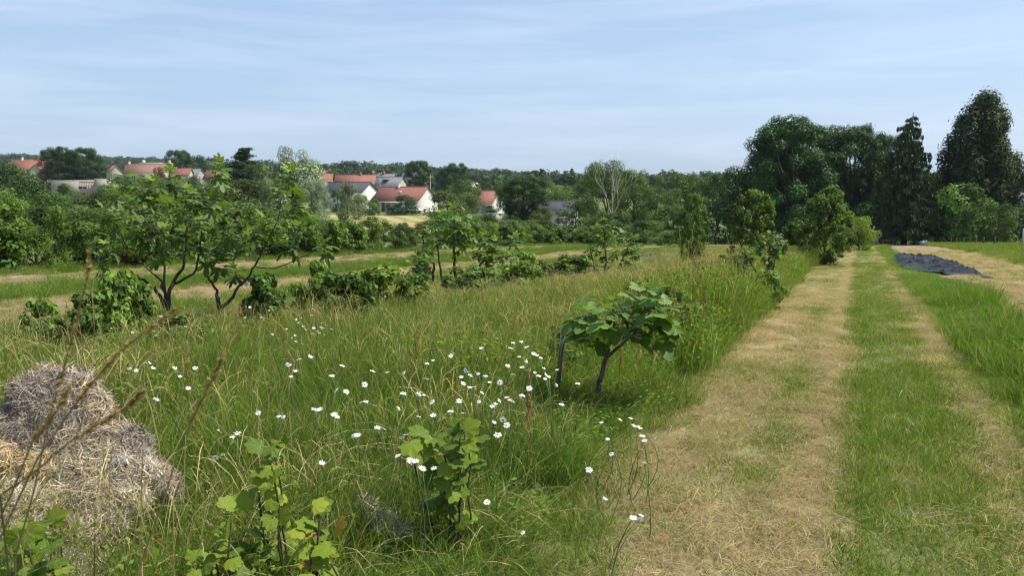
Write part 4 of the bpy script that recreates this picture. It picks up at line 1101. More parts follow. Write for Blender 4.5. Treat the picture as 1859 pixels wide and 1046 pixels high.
# upright young pear trees
tree('pear_tree', 'young', 1256, 350, 78, 24, 'mid', 'upright vase shaped young pear tree behind the left black sheet', bark=M_figbark)
tree('pear_tree', 'young', 1366, 342, 105, 23, 'light', 'leafy young pear tree before the broad dark oak, left of the tallest pear')
tree('pear_tree', 'young', 1497, 334, 118, 25, 'light', 'young pear tree with pointed leader close to the path, largest of the young ones', vi=2)
tree('pear_tree', 'young', 1455, 396, 90, 27, 'mid', 'lower spreading young tree left of the largest pear tree', vi=3)
tree('hazel_bush', 'bush', 1560, 393, 60, 40, 'lime', 'yellow green bush at the end of the path')
tree('hazel_bush', 'bush', 1530, 408, 50, 36, 'light', 'light green bush behind the largest young pear tree')
# hedge row along the field
hr = np.random.default_rng(21)
v0 = -3.0
k = 0
while v0 < 62:
    u0 = -20.9 + .25 * hr.normal(); Y = u0 * FW[0] + v0 * FW[1]
    X = u0 * RT[0] + v0 * RT[1]
    me, tr = variant('shrub' if hr.random() < .6 else 'low', k % 4)
    h = hr.uniform(1.75, 2.45) * (1.08 - .3 * float(sst(12, 30, v0))) * (1.0 if hr.random() > .12 else .6); w = hr.uniform(1.3, 1.9)
    t = empty('hedge_shrub', (u0, v0, float(terrain(u0, v0)) - .05), hr.uniform(0, 6.28), (w, w, h))
    tag(t, 'leafy green shrub in the long hedge row behind the tilled strips', 'shrub', 'shrubs of the hedge row behind the tilled strips')
    a = obj('trunk', tr, t); matslot(a, M_bark)
    b = obj('crown', me, t); matslot(b, M_fol[['mid', 'light', 'mid', 'dark', 'light', 'olive'][hr.integers(0, 6)]])
    v0 += hr.uniform(.75, 1.25); k += 1
for k in range(30):      # taller growth right behind the hedge
    v_ = -2 + k * 2.1 + hr.uniform(-.5, .5); u_ = -23.4 + hr.normal() * .4
    if 585 < topix((u_, v_, float(terrain(u_, v_))))[0] < 800: continue
    me, tr_ = variant('bush', k % 4); w = hr.uniform(2.6, 3.6)
    t = empty('thicket_shrub', (u_, v_, float(terrain(u_, v_)) - .1), hr.uniform(0, 6.28), (w, w, hr.uniform(1.9, 2.5)))
    tag(t, 'dark green rounded shrub of the thicket just behind the hedge row', 'shrub', 'shrubs of the thicket behind the hedge row')
    a = obj('trunk', tr_, t); matslot(a, M_bark); b = obj('crown', me, t); matslot(b, M_fol[['mid', 'dark', 'mid', 'olive'][hr.integers(0, 4)]])
# currant bushes at mid distance
for (px, y, w, Y, f, lb) in [(128, 545, 110, 8.2, 'mid', 'dense currant bush left of the big fig trunk'), (215, 505, 90, 8.8, 'light', 'taller thin currant bush below the left fig limb'), (60, 560, 60, 8.6, 'light', 'light sprawling currant bush at the left behind the heap'), (478, 515, 80, 10.3, 'mid', 'rounded currant bush right of the big fig trunk'),
    (562, 488, 70, 10.9, 'light', 'currant bush with upright shoot left of centre'), (615, 508, 100, 10.6, 'mid', 'broad currant bush left of centre with dark base'), (700, 498, 100, 12.0, 'lime', 'bright green currant bush in the middle of the row'), (750, 515, 60, 13.2, 'mid', 'small currant bush right beside the bright green one'),
    (940, 474, 80, 16.0, 'light', 'green bush right of the middle fig tree'), (980, 490, 50, 17.5, 'olive', 'small olive bush further right of the middle fig tree'), (1040, 480, 60, 18.5, 'mid', 'low bush left of the slender fig tree'), (1395, 508, 50, 13.4, 'light', 'bramble bush below the bright drooping young tree'), (1335, 555, 44, 10.8, 'mid', 'weedy bramble growth on the verge left of the path'), (1250, 590, 50, 8.8, 'mid', 'weedy tangle behind the young fig tree'), (845, 500, 80, 14.8, 'mid', 'leafy suckers at the foot of the middle fig tree'), (1300, 560, 46, 10.4, 'light', 'leafy weed clump between young fig and path'), (310, 590, 120, 8.0, 'olive', 'low leafy weeds around the big fig trunk')]:
    tree('currant_bush', 'low', px, y - 18, w * 1.28, Y * .87, f, lb, 'bush', dz=-.03)
vr = np.random.default_rng(77)
for k in range(22):
    v_ = 6.2 + k * 1.0 + vr.uniform(-.3, .3); u_ = vr.uniform(-2.7, -1.75)
    me, tr_ = variant('low', k % 4)
    t = empty('bramble_bush', (u_, v_, float(terrain(u_, v_)) - .04), vr.uniform(0, 6.28), (vr.uniform(.5, .95), vr.uniform(.5, .95), vr.uniform(.5, .82)))
    tag(t, 'small leafy bramble bush in the tall grass along the left edge of the path', 'bush', 'small bramble bushes along the left edge of the path')
    a = obj('trunk', tr_, t); matslot(a, M_bark); b = obj('crown', me, t); matslot(b, M_fol[['light', 'mid', 'olive', 'light'][vr.integers(0, 4)]])
# large leaved currants in the foreground
def ribes(base_px, Y, spots, size, label, seed, cols, name='currant_plant'):
    r = np.random.default_rng(seed)
    b = gd(base_px, Y); t = tag(empty(name, b), label, 'plant')
    mb = MB()
    for q in spots:
        px, py, n = q
        c0 = at(px, py, Y + r.uniform(-.08, .08)) - b
        e = c0
        s = np.linspace(0, 1, 6)[:, None]; b0 = np.array([r.normal() * .05, r.normal() * .05, -.02])
        mb.add(*tube(b0 * (1 - s) + e * s + r.normal(size=(6, 3)) * .01, .0045 * (1.3 - .6 * s[:, 0]), 5))
        for k in range(int(n * 1.4)):
            az = r.uniform(0, 6.28); el = r.uniform(-.6, .7)
            d = np.array([math.cos(az) * math.cos(el), math.sin(az) * math.cos(el), math.sin(el)])
            up = np.array([0, 0, .9]) - FW * .5 + .7 * rsph(1, r)[0]
            o = obj('leaf', RIB[cols[r.integers(0, len(cols))]], t)
            o.matrix_basis = leafmat4(e + r.normal(size=3) * size * .35, d, up, size * r.uniform(.65, 1.2))
    obj('stem', mb.mesh('stem', M_bark, True), t)
ribes(490, 2.75, [(500, 812, 4), (492, 850, 5), (488, 880, 4), (470, 905, 4), (500, 940, 5), (478, 975, 6), (455, 1015, 6), (505, 1010, 6)], .062, 'tall yellow green currant shoot in the foreground, right of the straw heap', 1, (0, 0, 1, 2, 1))
ribes(395, 2.5, [(390, 995, 3), (412, 945, 2), (375, 1030, 4), (420, 1020, 3)], .06, 'small currant plant at the bottom between heap and tall shoot', 2, (0, 0, 1))
ribes(590, 2.45, [(578, 920, 2), (585, 965, 5), (600, 1005, 5), (575, 1030, 5), (560, 1000, 2)], .062, 'currant plant with one yellowed leaf at the bottom left of centre', 3, (0, 1, 2, 3, 0))
ribes(820, 3.4, [(800, 800, 5), (830, 795, 5), (850, 800, 4), (822, 830, 6), (800, 850, 5), (850, 845, 5), (825, 880, 6), (842, 760, 2), (810, 910, 5), (740, 810, 3), (820, 940, 4)], .072, 'bushy green currant plant amid the daisies', 4, (0, 1, 1, 0))
ribes(62, 2.35, [(72, 965, 4), (50, 985, 4), (95, 985, 4), (70, 1020, 5), (40, 1030, 4), (95, 1035, 3)], .058, 'currant plant in front of the straw heap at the bottom left corner', 5, (0, 1, 0, 1))
# stake
p = at(1022, 598, 5.9); gz_ = gd(1012, 5.9)
o = obj('wooden_stake', MB().add(*box((-.016, -.014, -.1), (.016, .014, 1))).mesh('wooden_stake', solid('stake_wood', (.13, .11, .09), (.06, .05, .045), 25, .9, .4, (1, 1, .2))))
dv = Vector(p - gz_); o.location = gz_; o.rotation_euler = dv.to_track_quat('Z', 'Y').to_euler(); o.scale = (1.15, 1.15, dv.length)
tag(o, 'weathered square wooden stake leaning beside the young fig tree', 'stake')

# ------------------------------------------------------------------ straw heap
M_heap = solid('matted_straw', (.16, .125, .095), (.07, .055, .045), 30, .95, .8)
def ellipsoid(c, rad, seed, n=20, amp=.48):
    u, v = np.meshgrid(np.linspace(0, 2 * np.pi, n * 2, endpoint=False), np.linspace(-np.pi / 2, np.pi / 2, n))
    d = np.stack([np.cos(u) * np.cos(v), np.sin(u) * np.cos(v), np.sin(v)], -1).reshape(-1, 3)
    k = 1 + amp * 2 * (fbm(d[:, 0] * 2.2 + d[:, 2] * 1.7 + 20, d[:, 1] * 2.2 - d[:, 2] * 1.3 + 20, seed, 3) - .5)
    V = np.array(c) + d * np.array(rad) * k[:, None]
    i = np.arange(n - 1)[:, None] * n * 2; j = np.arange(n * 2)[None]; j2 = (j + 1) % (n * 2)
    return V, np.stack([i + j, i + j2, i + 2 * n + j2, i + 2 * n + j], -1).reshape(-1, 4), d, k
def strawlump(root, b, px, py, Y, rx, ry, seed, dens, tint, name='straw_clump'):
    r = np.random.default_rng(seed)
    c = at(px, py, Y) - b; sx, sz = rx / F * Y, ry / F * Y
    rad = (sx, sx * .85, sz)
    V, fq, d, k = ellipsoid(c, rad, seed)
    body = obj(name, MB().add(V, fq).mesh(name, M_heap, True), root)
    n = dens
    dd = rsph(n, r); dd[:, 2] = np.where(r.random(n) < .6, np.abs(dd[:, 2]), dd[:, 2])
    kk = 1 + .96 * (fbm(dd[:, 0] * 2.2 + dd[:, 2] * 1.7 + 20, dd[:, 1] * 2.2 - dd[:, 2] * 1.3 + 20, seed, 3) - .5)
    base = c + dd * np.array(rad) * (kk * r.uniform(.97, 1.05, n))[:, None]
    nr_ = unit(dd / np.array(rad))
    g1 = fbm(dd[:, 0] * 2 + 9, dd[:, 2] * 2 + dd[:, 1] + 9, seed + 5, 2) * 9
    t1 = unit(np.cross(nr_, np.array([.3, .2, 1.]))); t2 = np.cross(nr_, t1)
    an = g1 + r.normal(size=n) * .75
    dr = unit(t1 * np.cos(an)[:, None] + t2 * np.sin(an)[:, None] + nr_ * r.normal(size=(n, 1)) * .38)
    ln = r.uniform(.03, .12, n); loose = r.random(n) < .025; ln[loose] *= 2.0
    s = np.linspace(-.5, .5, 4)
    bend = np.cross(nr_, dr) * (r.normal(size=(n, 1)) * .2) - nr_ * .25 * r.random((n, 1))
    P = base[:, None] + dr[:, None] * (s[None, :, None] * ln[:, None, None]) + bend[:, None] * (s[None, :, None] ** 2 * ln[:, None, None] * 2) + nr_[:, None] * .006
    w = r.uniform(.0007, .0018, n)[:, None] * np.array([.8, 1, 1, .6])[None]
    wide = r.random(n) < .06; w[wide] *= 2.2
    col = np.array(tint) * np.clip(1 + .35 * r.normal(size=(n, 1)), .25, 1.9)
    base = base + nr_ * (loose[:, None] * .02)
    col[r.random(n) < .16] *= np.array([.40, .37, .37])
    gold = r.random(n) < .12; col[gold] = np.array([.50, .38, .19])
    st = obj('straw', MB().add(*strips(P, w, unit(np.cross(dr, nr_) + .5 * r.normal(size=(n, 3))), col)).mesh('straw', M_straw), body)
    st['kind'] = 'stuff'
hb = gd(130, 3.3)
heap = tag(empty('straw_heap', hb), 'weathered grey brown heap of matted straw in the left foreground', 'straw heap')
GREY, TAN, GOLD, PALE = (.32, .275, .23), (.39, .325, .24), (.48, .36, .21), (.46, .40, .32)
for k_, (a, b_, d_, e_, tn) in enumerate([
    (120, 790, 56, 60, GREY), (175, 850, 50, 56, TAN), (60, 830, 60, 50, GREY), (90, 700, 26, 30, TAN), (250, 845, 30, 34, GREY), (85, 712, 52, 40, GREY), (132, 716, 48, 42, GREY), (55, 745, 40, 50, GREY), (112, 762, 60, 46, GREY), (168, 765, 44, 50, TAN), (195, 800, 42, 40, TAN), (230, 818, 38, 34, GREY), (135, 815, 60, 42, TAN), (62, 800, 50, 44, GREY), (8, 795, 42, 46, GREY),
    (8, 852, 50, 46, GOLD), (72, 862, 54, 42, GOLD), (150, 868, 60, 46, TAN), (215, 866, 50, 42, PALE), (262, 872, 42, 38, PALE), (300, 885, 24, 24, GREY), (232, 915, 40, 32, PALE), (172, 922, 58, 42, TAN), (100, 920, 60, 44, TAN), (28, 930, 62, 46, PALE),
    (60, 985, 70, 50, PALE), (140, 985, 58, 46, TAN), (192, 965, 34, 34, GREY), (-30, 980, 60, 90, TAN), (100, 1045, 90, 44, PALE)]):
    strawlump(heap, hb, a, b_, float(np.interp(b_, [705, 760, 815, 870, 920, 985, 1045], [3.5, 3.4, 3.32, 3.18, 3.05, 2.88, 2.76])), d_, e_, 300 + k_, int(5 * d_ * e_ ** .5 * 1.6), tn)
sb = gd(690, 3.3)
small = tag(empty('straw_lump', sb), 'small pale straw lump half hidden in grass left of the bushy currant plant', 'straw heap')
strawlump(small, sb, 692, 948, 3.45, 30, 14, 350, 700, PALE); strawlump(small, sb, 668, 922, 3.55, 15, 16, 351, 400, PALE); strawlump(small, sb, 720, 962, 3.4, 26, 12, 352, 500, TAN)

# ------------------------------------------------------------------ daisies
def daisyhead(seed, npet, droop, wilt=False):
    r = np.random.default_rng(seed)
    an = np.arange(npet) / npet * 2 * np.pi + r.normal(size=npet) * .09
    q = np.array([.22, .5, .8, 1.0]); out_ = np.stack([np.cos(an), np.sin(an), 0 * an], -1)
    L_ = r.uniform(.82, 1.05, npet)
    dz = droop + r.normal(size=npet) * .12
    P = out_[:, None] * (q[None, :, None] * L_[:, None, None]) * (1 - (.45 if wilt else 0)) + np.array([0, 0, 1.])[None, None] * ((-dz[:, None] * q[None] ** 2)[..., None])
    sd = np.stack([-np.sin(an), np.cos(an), r.normal(size=npet) * .2], -1)
    w = np.array([.07, .13, .14, .07])[None] * np.ones((npet, 1)) * 14 / max(npet, 12)
    return MB().add(*strips(P, w, unit(sd), np.ones((npet, 3)))).mesh('petals', M_petal)
def disc():
    mb = MB(); rr2 = [(.0, .17), (.16, .15), (.27, .07), (.3, -.02)]
    V = []; 
    for a_, z_ in rr2:
        for k in range(10): V.append((a_ * math.cos(k * .6283), a_ * math.sin(k * .6283), z_))
    i = np.arange(3)[:, None] * 10; j = np.arange(10)[None]; j2 = (j + 1) % 10
    return mb.add(V, np.stack([i + j, i + 10 + j, i + 10 + j2, i + j2], -1).reshape(-1, 4)).mesh('disc', M_disc, True)
HEADS = [daisyhead(i, n, d, wl) for i, (n, d, wl) in enumerate([(17, .15, 0), (19, -.1, 0), (15, .35, 0), (18, .05, 0), (14, .9, 1), (12, -.55, 0)])]
DISC = disc()
STEMS = []
for i in range(5):
    r = np.random.default_rng(80 + i); q = np.linspace(0, 1, 7)
    cx, cy = r.normal() * .05, r.normal() * .05
    STEMS.append(MB().add(*tube(np.stack([cx * np.sin(q * np.pi), cy * np.sin(q * np.pi), q], -1), .0022 * (1.2 - .4 * q), 5), C=np.array([1., 1, 1])).mesh('stem', M_stem, True))
def daisy(px, py, h, label, group, size=.0185, kind=None, cl=None):
    d = ray(px, py); d = d / (d @ FW); Y = 1.5
    while Y < 12:
        p = np.array([0, 0, CAMZ]) + d * Y
        if p[2] - terrain(p[0], p[1]) < h: break
        Y *= 1.004
    r = rng
    az, ti = r.uniform(0, 6.28), abs(r.normal()) * .5
    nrm = np.array([math.cos(az) * math.sin(ti), math.sin(az) * math.sin(ti), math.cos(ti)]) + np.array([SD.x, SD.y, 0]) * .15 - FW * .12
    g0 = np.array([p[0] + r.normal() * .06, p[1] + r.normal() * .06, 0]); g0[2] = float(terrain(g0[0], g0[1])) - .02
    t = tag(empty('daisy', g0), label, 'daisy', group)
    dv = Vector(p - g0)
    st = obj('stem', STEMS[r.integers(0, 5)], t); st.rotation_euler = dv.to_track_quat('Z', 'Y').to_euler(); st.scale = (1, 1, dv.length)
    q = Vector(nrm).to_track_quat('Z', 'Y')
    hd = HEADS[kind if kind is not None else r.choice([0, 0, 1, 1, 2, 3, 3, 5])]
    s = size * r.uniform(.7, 1.15)
    for nm, me in (('petals', hd), ('disc', DISC)):
        o = obj(nm, me, t); o.location = dv; o.rotation_mode = 'QUATERNION'; o.rotation_quaternion = q; o.scale = (s, s, s)
A = [(800, 133), (832, 128), (790, 157), (853, 153), (822, 187), (880, 178), (893, 183), (908, 192), (780, 222), (862, 240), (920, 234), (885, 255), (900, 262), (930, 258), (940, 265), (972, 240), (800, 258), (925, 280), (835, 230), (863, 313), (835, 337), (1052, 292), (990, 378)]
B = [(613, 243), (625, 248), (633, 262), (655, 250), (664, 257), (692, 262), (597, 268), (605, 295), (630, 310), (648, 308), (708, 290), (748, 290), (680, 328), (667, 365), (775, 348), (748, 360), (798, 362), (785, 356), (720, 382), (732, 378), (725, 450), (760, 437), (775, 457), (740, 493), (578, 365), (590, 362), (483, 366), (605, 410), (488, 420)]
Cc_ = [(455, 477), (270, 464), (290, 470), (180, 495), (192, 498), (382, 496), (366, 506), (362, 543), (350, 578), (402, 594), (418, 599), (432, 335), (450, 337), (460, 275), (308, 250), (487, 203), (463, 214), (557, 187), (212, 365), (224, 363), (100, 415), (112, 422), (22, 392), (45, 400), (370, 330), (220, 298), (150, 323), (108, 320), (92, 262), (250, 247), (372, 252), (132, 226), (12, 187), (445, 628), (490, 625), (675, 155), (555, 400), (430, 425)]
D = [(1220, 434), (1260, 428), (1274, 456), (1290, 462), (1298, 474), (1305, 495), (1313, 517), (1170, 513), (1185, 570), (1312, 602), (1097, 632), (1158, 750), (1300, 812), (1297, 825), (1270, 822), (1145, 445), (1183, 470)]
E_ = [(435, 350), (458, 357), (488, 331), (500, 333), (513, 352), (587, 348), (655, 348), (605, 380), (632, 417), (525, 453), (736, 560), (797, 567), (780, 577), (723, 649), (1080, 672), (960, 333), (970, 338), (1042, 308), (1003, 318), (976, 375), (1113, 372), (1052, 483), (1075, 492), (935, 509), (950, 512), (867, 500), (1122, 506), (993, 362)]
G1 = [(1005, 385), (1075, 478), (1085, 445), (1105, 450), (1262, 468), (1170, 560), (1190, 518), (1248, 525), (1262, 534), (1320, 538), (1378, 538), (1285, 578), (1040, 577), (1115, 535), (975, 478), (805, 540), (680, 558), (600, 540), (520, 475), (620, 425), (495, 520), (568, 598), (530, 745), (1320, 607), (1325, 665), (1130, 680), (1210, 580), (1150, 600), (1060, 610), (900, 500), (860, 590)]
G2 = [(215, 415), (205, 540), (345, 540), (410, 480), (640, 560), (677, 543), (663, 592), (560, 635), (720, 648), (775, 682), (788, 632), (835, 675), (850, 588), (862, 592), (898, 610), (845, 625), (860, 630), (770, 518), (785, 470), (630, 695), (600, 712), (440, 680), (250, 455), (640, 740), (700, 620), (740, 600), (820, 655), (880, 690), (940, 640), (690, 760)]
def dz_(lst, sx, ox, oy, h, what, group, size=.0185):
    xs, ys = [q[0] for q in lst], [q[1] for q in lst]
    spec = {xs.index(min(xs)): 'leftmost', xs.index(max(xs)): 'rightmost', ys.index(min(ys)): 'highest', ys.index(max(ys)): 'lowest'}
    for i_, q in enumerate(lst):
        lb = spec[i_] + ' of the white daisies ' + what if i_ in spec else 'white daisy ' + what + ', inside the group'
        daisy(ox + q[0] / sx, oy + q[1] / sx, h, lb, group, size)
dz_(A, 2.153, 560, 560, .66, 'in the dense cluster just left of the wooden stake', 'daisies left of the wooden stake')
dz_(B, 2.153, 560, 560, .62, 'in the middle of the meadow above the bushy currant plant', 'daisies above the bushy currant plant')
dz_(Cc_, 2.153, 560, 560, .60, 'scattered in the grass left of the bushy currant plant', 'daisies left of the bushy currant plant')
dz_(D, 2.153, 560, 560, .42, 'leaning out towards the mown path', 'daisies leaning over the path edge', .018)
dz_(E_, 1.848, 0, 480, .62, 'in the grass right of the straw heap', 'daisies right of the straw heap')
dz_(G1, 4.756, 60, 480, .42, 'around the foot of the big fig tree', 'daisies at the foot of the big fig tree', .017)
dz_(G2, 4.6475, 400, 460, .44, 'right of the big fig tree before the currant bushes', 'daisies before the currant bushes', .017)
daisy(560 + 698 / 2.153, 560 + 760 / 2.153, .5, 'open white daisy low in the dark grass below the bushy currant plant', None, .021, 1)
daisy(560 + 838 / 2.153, 560 + 878 / 2.153, .3, 'lowest white daisy with clear yellow centre at the bottom of the meadow', None, .015, 3)
daisy(560 + 345 / 2.153, 560 + 388 / 2.153, .62, 'fading daisy with large orange centre and few hanging petals', None, .024, 4)
daisy(560 + 965 / 2.153, 560 + 295 / 2.153, .6, 'wilted brownish daisy just below the cluster at the stake', None, .02, 4)
daisy(560 + 852 / 2.153, 560 + 200 / 2.153, .66, 'old daisy with orange centre and drooping petals in the cluster', None, .024, 4)

# ------------------------------------------------------------------ grass
def tuft(seed, n, R_, h, w, cols, pc, lean=.35, curl=.35, stalks=0, sh=(.6, .95), head=0, headcol=(.42, .33, .18), flat=False, leaves=0, name='grass_tuft'):
    r = np.random.default_rng(seed); mb = MB()
    cols = np.array(cols)
    if n:
        a = r.uniform(0, 6.28, n); q = R_ * np.sqrt(r.random(n))
        b = np.stack([np.cos(a) * q, np.sin(a) * q, np.full(n, -.02)], -1)
        hh = r.uniform(*h, n); s = np.linspace(0, 1, 5)
        dr = r.uniform(0, 6.28, n); dv = np.stack([np.cos(dr), np.sin(dr), 0 * dr], -1)
        if flat:
            P = b[:, None] + dv[:, None] * (s - .5)[None, :, None] * hh[:, None, None] + np.array([0, 0, 1.])[None, None] * (r.uniform(.0, .05, n)[:, None] + .12 * hh[:, None] * r.normal(size=(n, 1)) * (s - .5)[None] + .015 * np.sin(s * 3.14)[None])[..., None]
        else:
            ln = np.abs(r.normal(size=n)) * lean; cu = np.abs(r.normal(size=n)) * curl
            P = b[:, None] + dv[:, None] * ((ln[:, None] * s + cu[:, None] * s ** 2.5) * hh[:, None])[..., None] + np.array([0, 0, 1.])[None, None] * ((s[None] - .35 * cu[:, None] * s[None] ** 3) * hh[:, None])[..., None]
        sd = r.uniform(0, 6.28, n); side = np.stack([np.cos(sd), np.sin(sd), 0 * sd], -1)
        W_ = r.uniform(*w, n)[:, None] * np.array([.8, 1, .9, .6, .1])[None]
        k = r.choice(len(cols), n, p=pc)
        c = cols[k] * np.clip(1 + .22 * r.normal(size=(n, 1)), .5, 1.6)
        mb.add(*strips(P, W_, side, c))
    if stalks:
        n = stalks
        a = r.uniform(0, 6.28, n); q = R_ * np.sqrt(r.random(n))
        b = np.stack([np.cos(a) * q, np.sin(a) * q, np.full(n, -.02)], -1)
        hh = r.uniform(*sh, n); s = np.linspace(0, 1, 9)
        dr = r.uniform(0, 6.28, n); dv = np.stack([np.cos(dr), np.sin(dr), 0 * dr], -1)
        ln = np.abs(r.normal(size=n)) * .12; cu = np.abs(r.normal(.22, .16, n)) 
        P = b[:, None] + dv[:, None] * ((ln[:, None] * s + cu[:, None] * s ** 4) * hh[:, None])[..., None] + np.array([0, 0, 1.])[None, None] * ((s[None] - .55 * cu[:, None] * s[None] ** 6) * hh[:, None])[..., None]
        prof = np.array([.9, .9, .8, .8, .7, .7, 1.0 + head * .8, 1.0 + head * 1.0, .4]) * .0009
        hc = np.array(headcol) * np.clip(1 + .2 * r.normal(size=(n, 1)), .6, 1.4)
        gc = np.array([.20, .22, .08]) * np.clip(1 + .25 * r.normal(size=(n, 1)), .6, 1.5)
        f = np.array([0, 0, 0, .1, .2, .4, 1, 1, 1])[None, :, None]
        c = gc[:, None] * (1 - f) + hc[:, None] * f
        sd = r.uniform(0, 6.28, n)
        for off in (0, 1.57):
            side = np.stack([np.cos(sd + off), np.sin(sd + off), 0 * sd], -1)
            mb.add(*strips(P, np.tile(prof, (n, 1)), side, c))
        if head:                                     # spikelets
            m = 12; k = np.repeat(np.arange(n), m); s2 = r.uniform(.78, 1, n * m)
            pos = np.stack([np.array([np.interp(s2[i_], s, P[k[i_], :, c_]) for i_ in range(n * m)]) for c_ in range(3)], -1)
            tang = unit(P[k, -1] - P[k, -3])
            pos = pos + rsph(n * m, r) * .004
            leafquads(mb, pos, rsph(n * m, r), r.uniform(.003, .0065, n * m), .32, hc[k] * r.uniform(.8, 1.2, (n * m, 1)), r, tang * 3)
    if leaves:
        a = r.uniform(0, 6.28, leaves); q = R_ * np.sqrt(r.random(leaves))
        lsz = .026 if h[1] > .15 else .009
        pos = np.stack([np.cos(a) * q, np.sin(a) * q, r.uniform(min(.08, h[1] * .3), h[1] * .9, leaves)], -1)
        c = cols[0] * np.clip(1 + .25 * r.normal(size=(leaves, 1)), .5, 1.6)
        leafquads(mb, pos, unit(rsph(leaves, r) + [0, 0, .9]), r.uniform(.3, 1, leaves) * lsz, .5, c, r)
    return mb.mesh(name, M_grass)
G_, GY, GL, TN, BR = (.076, .145, .022), (.182, .222, .040), (.128, .212, .031), (.37, .305, .18), (.22, .12, .06)
MEADOW = [tuft(1, 270, .30, (.22, .62), (.0010, .0026), [G_, GY, GL, TN], [.42, .28, .24, .06], stalks=8, sh=(.55, .85), head=1),
          tuft(2, 240, .30, (.25, .70), (.0010, .0026), [G_, GY, GL, TN], [.48, .22, .26, .04], stalks=5, sh=(.5, .8), head=0),
          tuft(3, 230, .30, (.25, .60), (.0010, .0024), [G_, GY, GL, TN], [.3, .4, .14, .16], stalks=13, sh=(.5, .9), head=1, headcol=(.44, .36, .20)),
          tuft(4, 240, .30, (.2, .55), (.0014, .0040), [G_, GY, GL, TN], [.62, .1, .24, .04], stalks=2, head=0),
          tuft(5, 120, .30, (.2, .5), (.0012, .003), [GL, GY, G_, BR], [.4, .3, .2, .1], stalks=5, sh=(.4, .7), head=1, headcol=(.30, .15, .08), leaves=260),
          tuft(6, 240, .30, (.2, .55), (.0010, .0024), [G_, GY, GL, TN], [.28, .42, .14, .16], stalks=17, sh=(.42, .72), head=1, headcol=(.47, .39, .22))]
SHORT = [tuft(11, 120, .13, (.025, .075), (.0012, .0026), [G_, GY, GL, TN], [.33, .3, .29, .08], lean=.55, curl=.4),
         tuft(12, 110, .13, (.03, .08), (.0012, .0026), [G_, GY, GL, TN], [.2, .35, .15, .3], lean=.7, curl=.5),
         tuft(13, 90, .14, (.05, .18), (.0009, .0018), [TN, (.46, .37, .21), (.28, .195, .11), GY], [.45, .25, .24, .06], flat=True),
         tuft(14, 34, .15, (.10, .30), (.0009, .0022), [TN, (.50, .42, .25), BR, GY], [.4, .45, .05, .1], flat=True),
         tuft(15, 90, .13, (.02, .06), (.0012, .0024), [TN, GY, (.28, .195, .11), G_], [.55, .12, .25, .08], lean=.9, curl=.5),
         tuft(16, 46, .10, (.03, .09), (.0012, .003), [G_, GL, GY, TN], [.5, .3, .15, .05], lean=.6, curl=.5, leaves=14)]
VERGE = [tuft(21, 240, .28, (.15, .42), (.0015, .0038), [G_, GL, GY, TN], [.45, .4, .13, .02], stalks=1, sh=(.3, .5), head=1),
         tuft(22, 210, .28, (.12, .34), (.0015, .0036), [G_, GL, GY, TN], [.5, .3, .15, .05], stalks=0, leaves=90),
         tuft(23, 200, .28, (.15, .40), (.0013, .003), [GL, GY, G_, TN], [.3, .35, .2, .15], stalks=4, sh=(.3, .5), head=1)]
def cell(u0, u1, v0_, v1, dens, seed):
    r = np.random.default_rng(seed); n = int((u1 - u0) * (v1 - v0_) * dens)
    return r.uniform(u0, u1, n), r.uniform(v0_, v1, n), r
def vis(x, y, m=250):
    """only what can come into view, with a margin for other camera positions"""
    Y = x * FW[0] + y * FW[1]; X = x * RT[0] + y * RT[1]
    px = PX0 + F * X / np.maximum(Y, .2)
    return (Y > 1.2) & (px > -m - 200 / np.maximum(Y, 1)) & (px < 1859 + m + 200 / np.maximum(Y, 1))
HX, HY = hb[0], hb[1]
def scatter(name, xs, ys, sc, idx, srcs, label, zs=1.0, seed=0, lift=0.0):
    r = np.random.default_rng(seed + 900)
    P = np.stack([xs, ys, terrain(xs, ys) + lift], -1); n = len(xs)
    rot = np.stack([r.normal(size=n) * .06, r.normal(size=n) * .06, r.uniform(0, 6.28, n)], -1)
    s = np.stack([sc * 0 + 1.0, sc * 0 + 1.0, sc * zs], -1) * np.clip(sc, .7, 1.15)[:, None] ** .3
    gn_scatter(name, P, rot, s, idx, srcs, label)
def pick(r, w):          # w n,k weights
    c = np.cumsum(w / w.sum(1, keepdims=True), 1); return (r.random(len(w))[:, None] > c).sum(1).clip(0, w.shape[1] - 1)
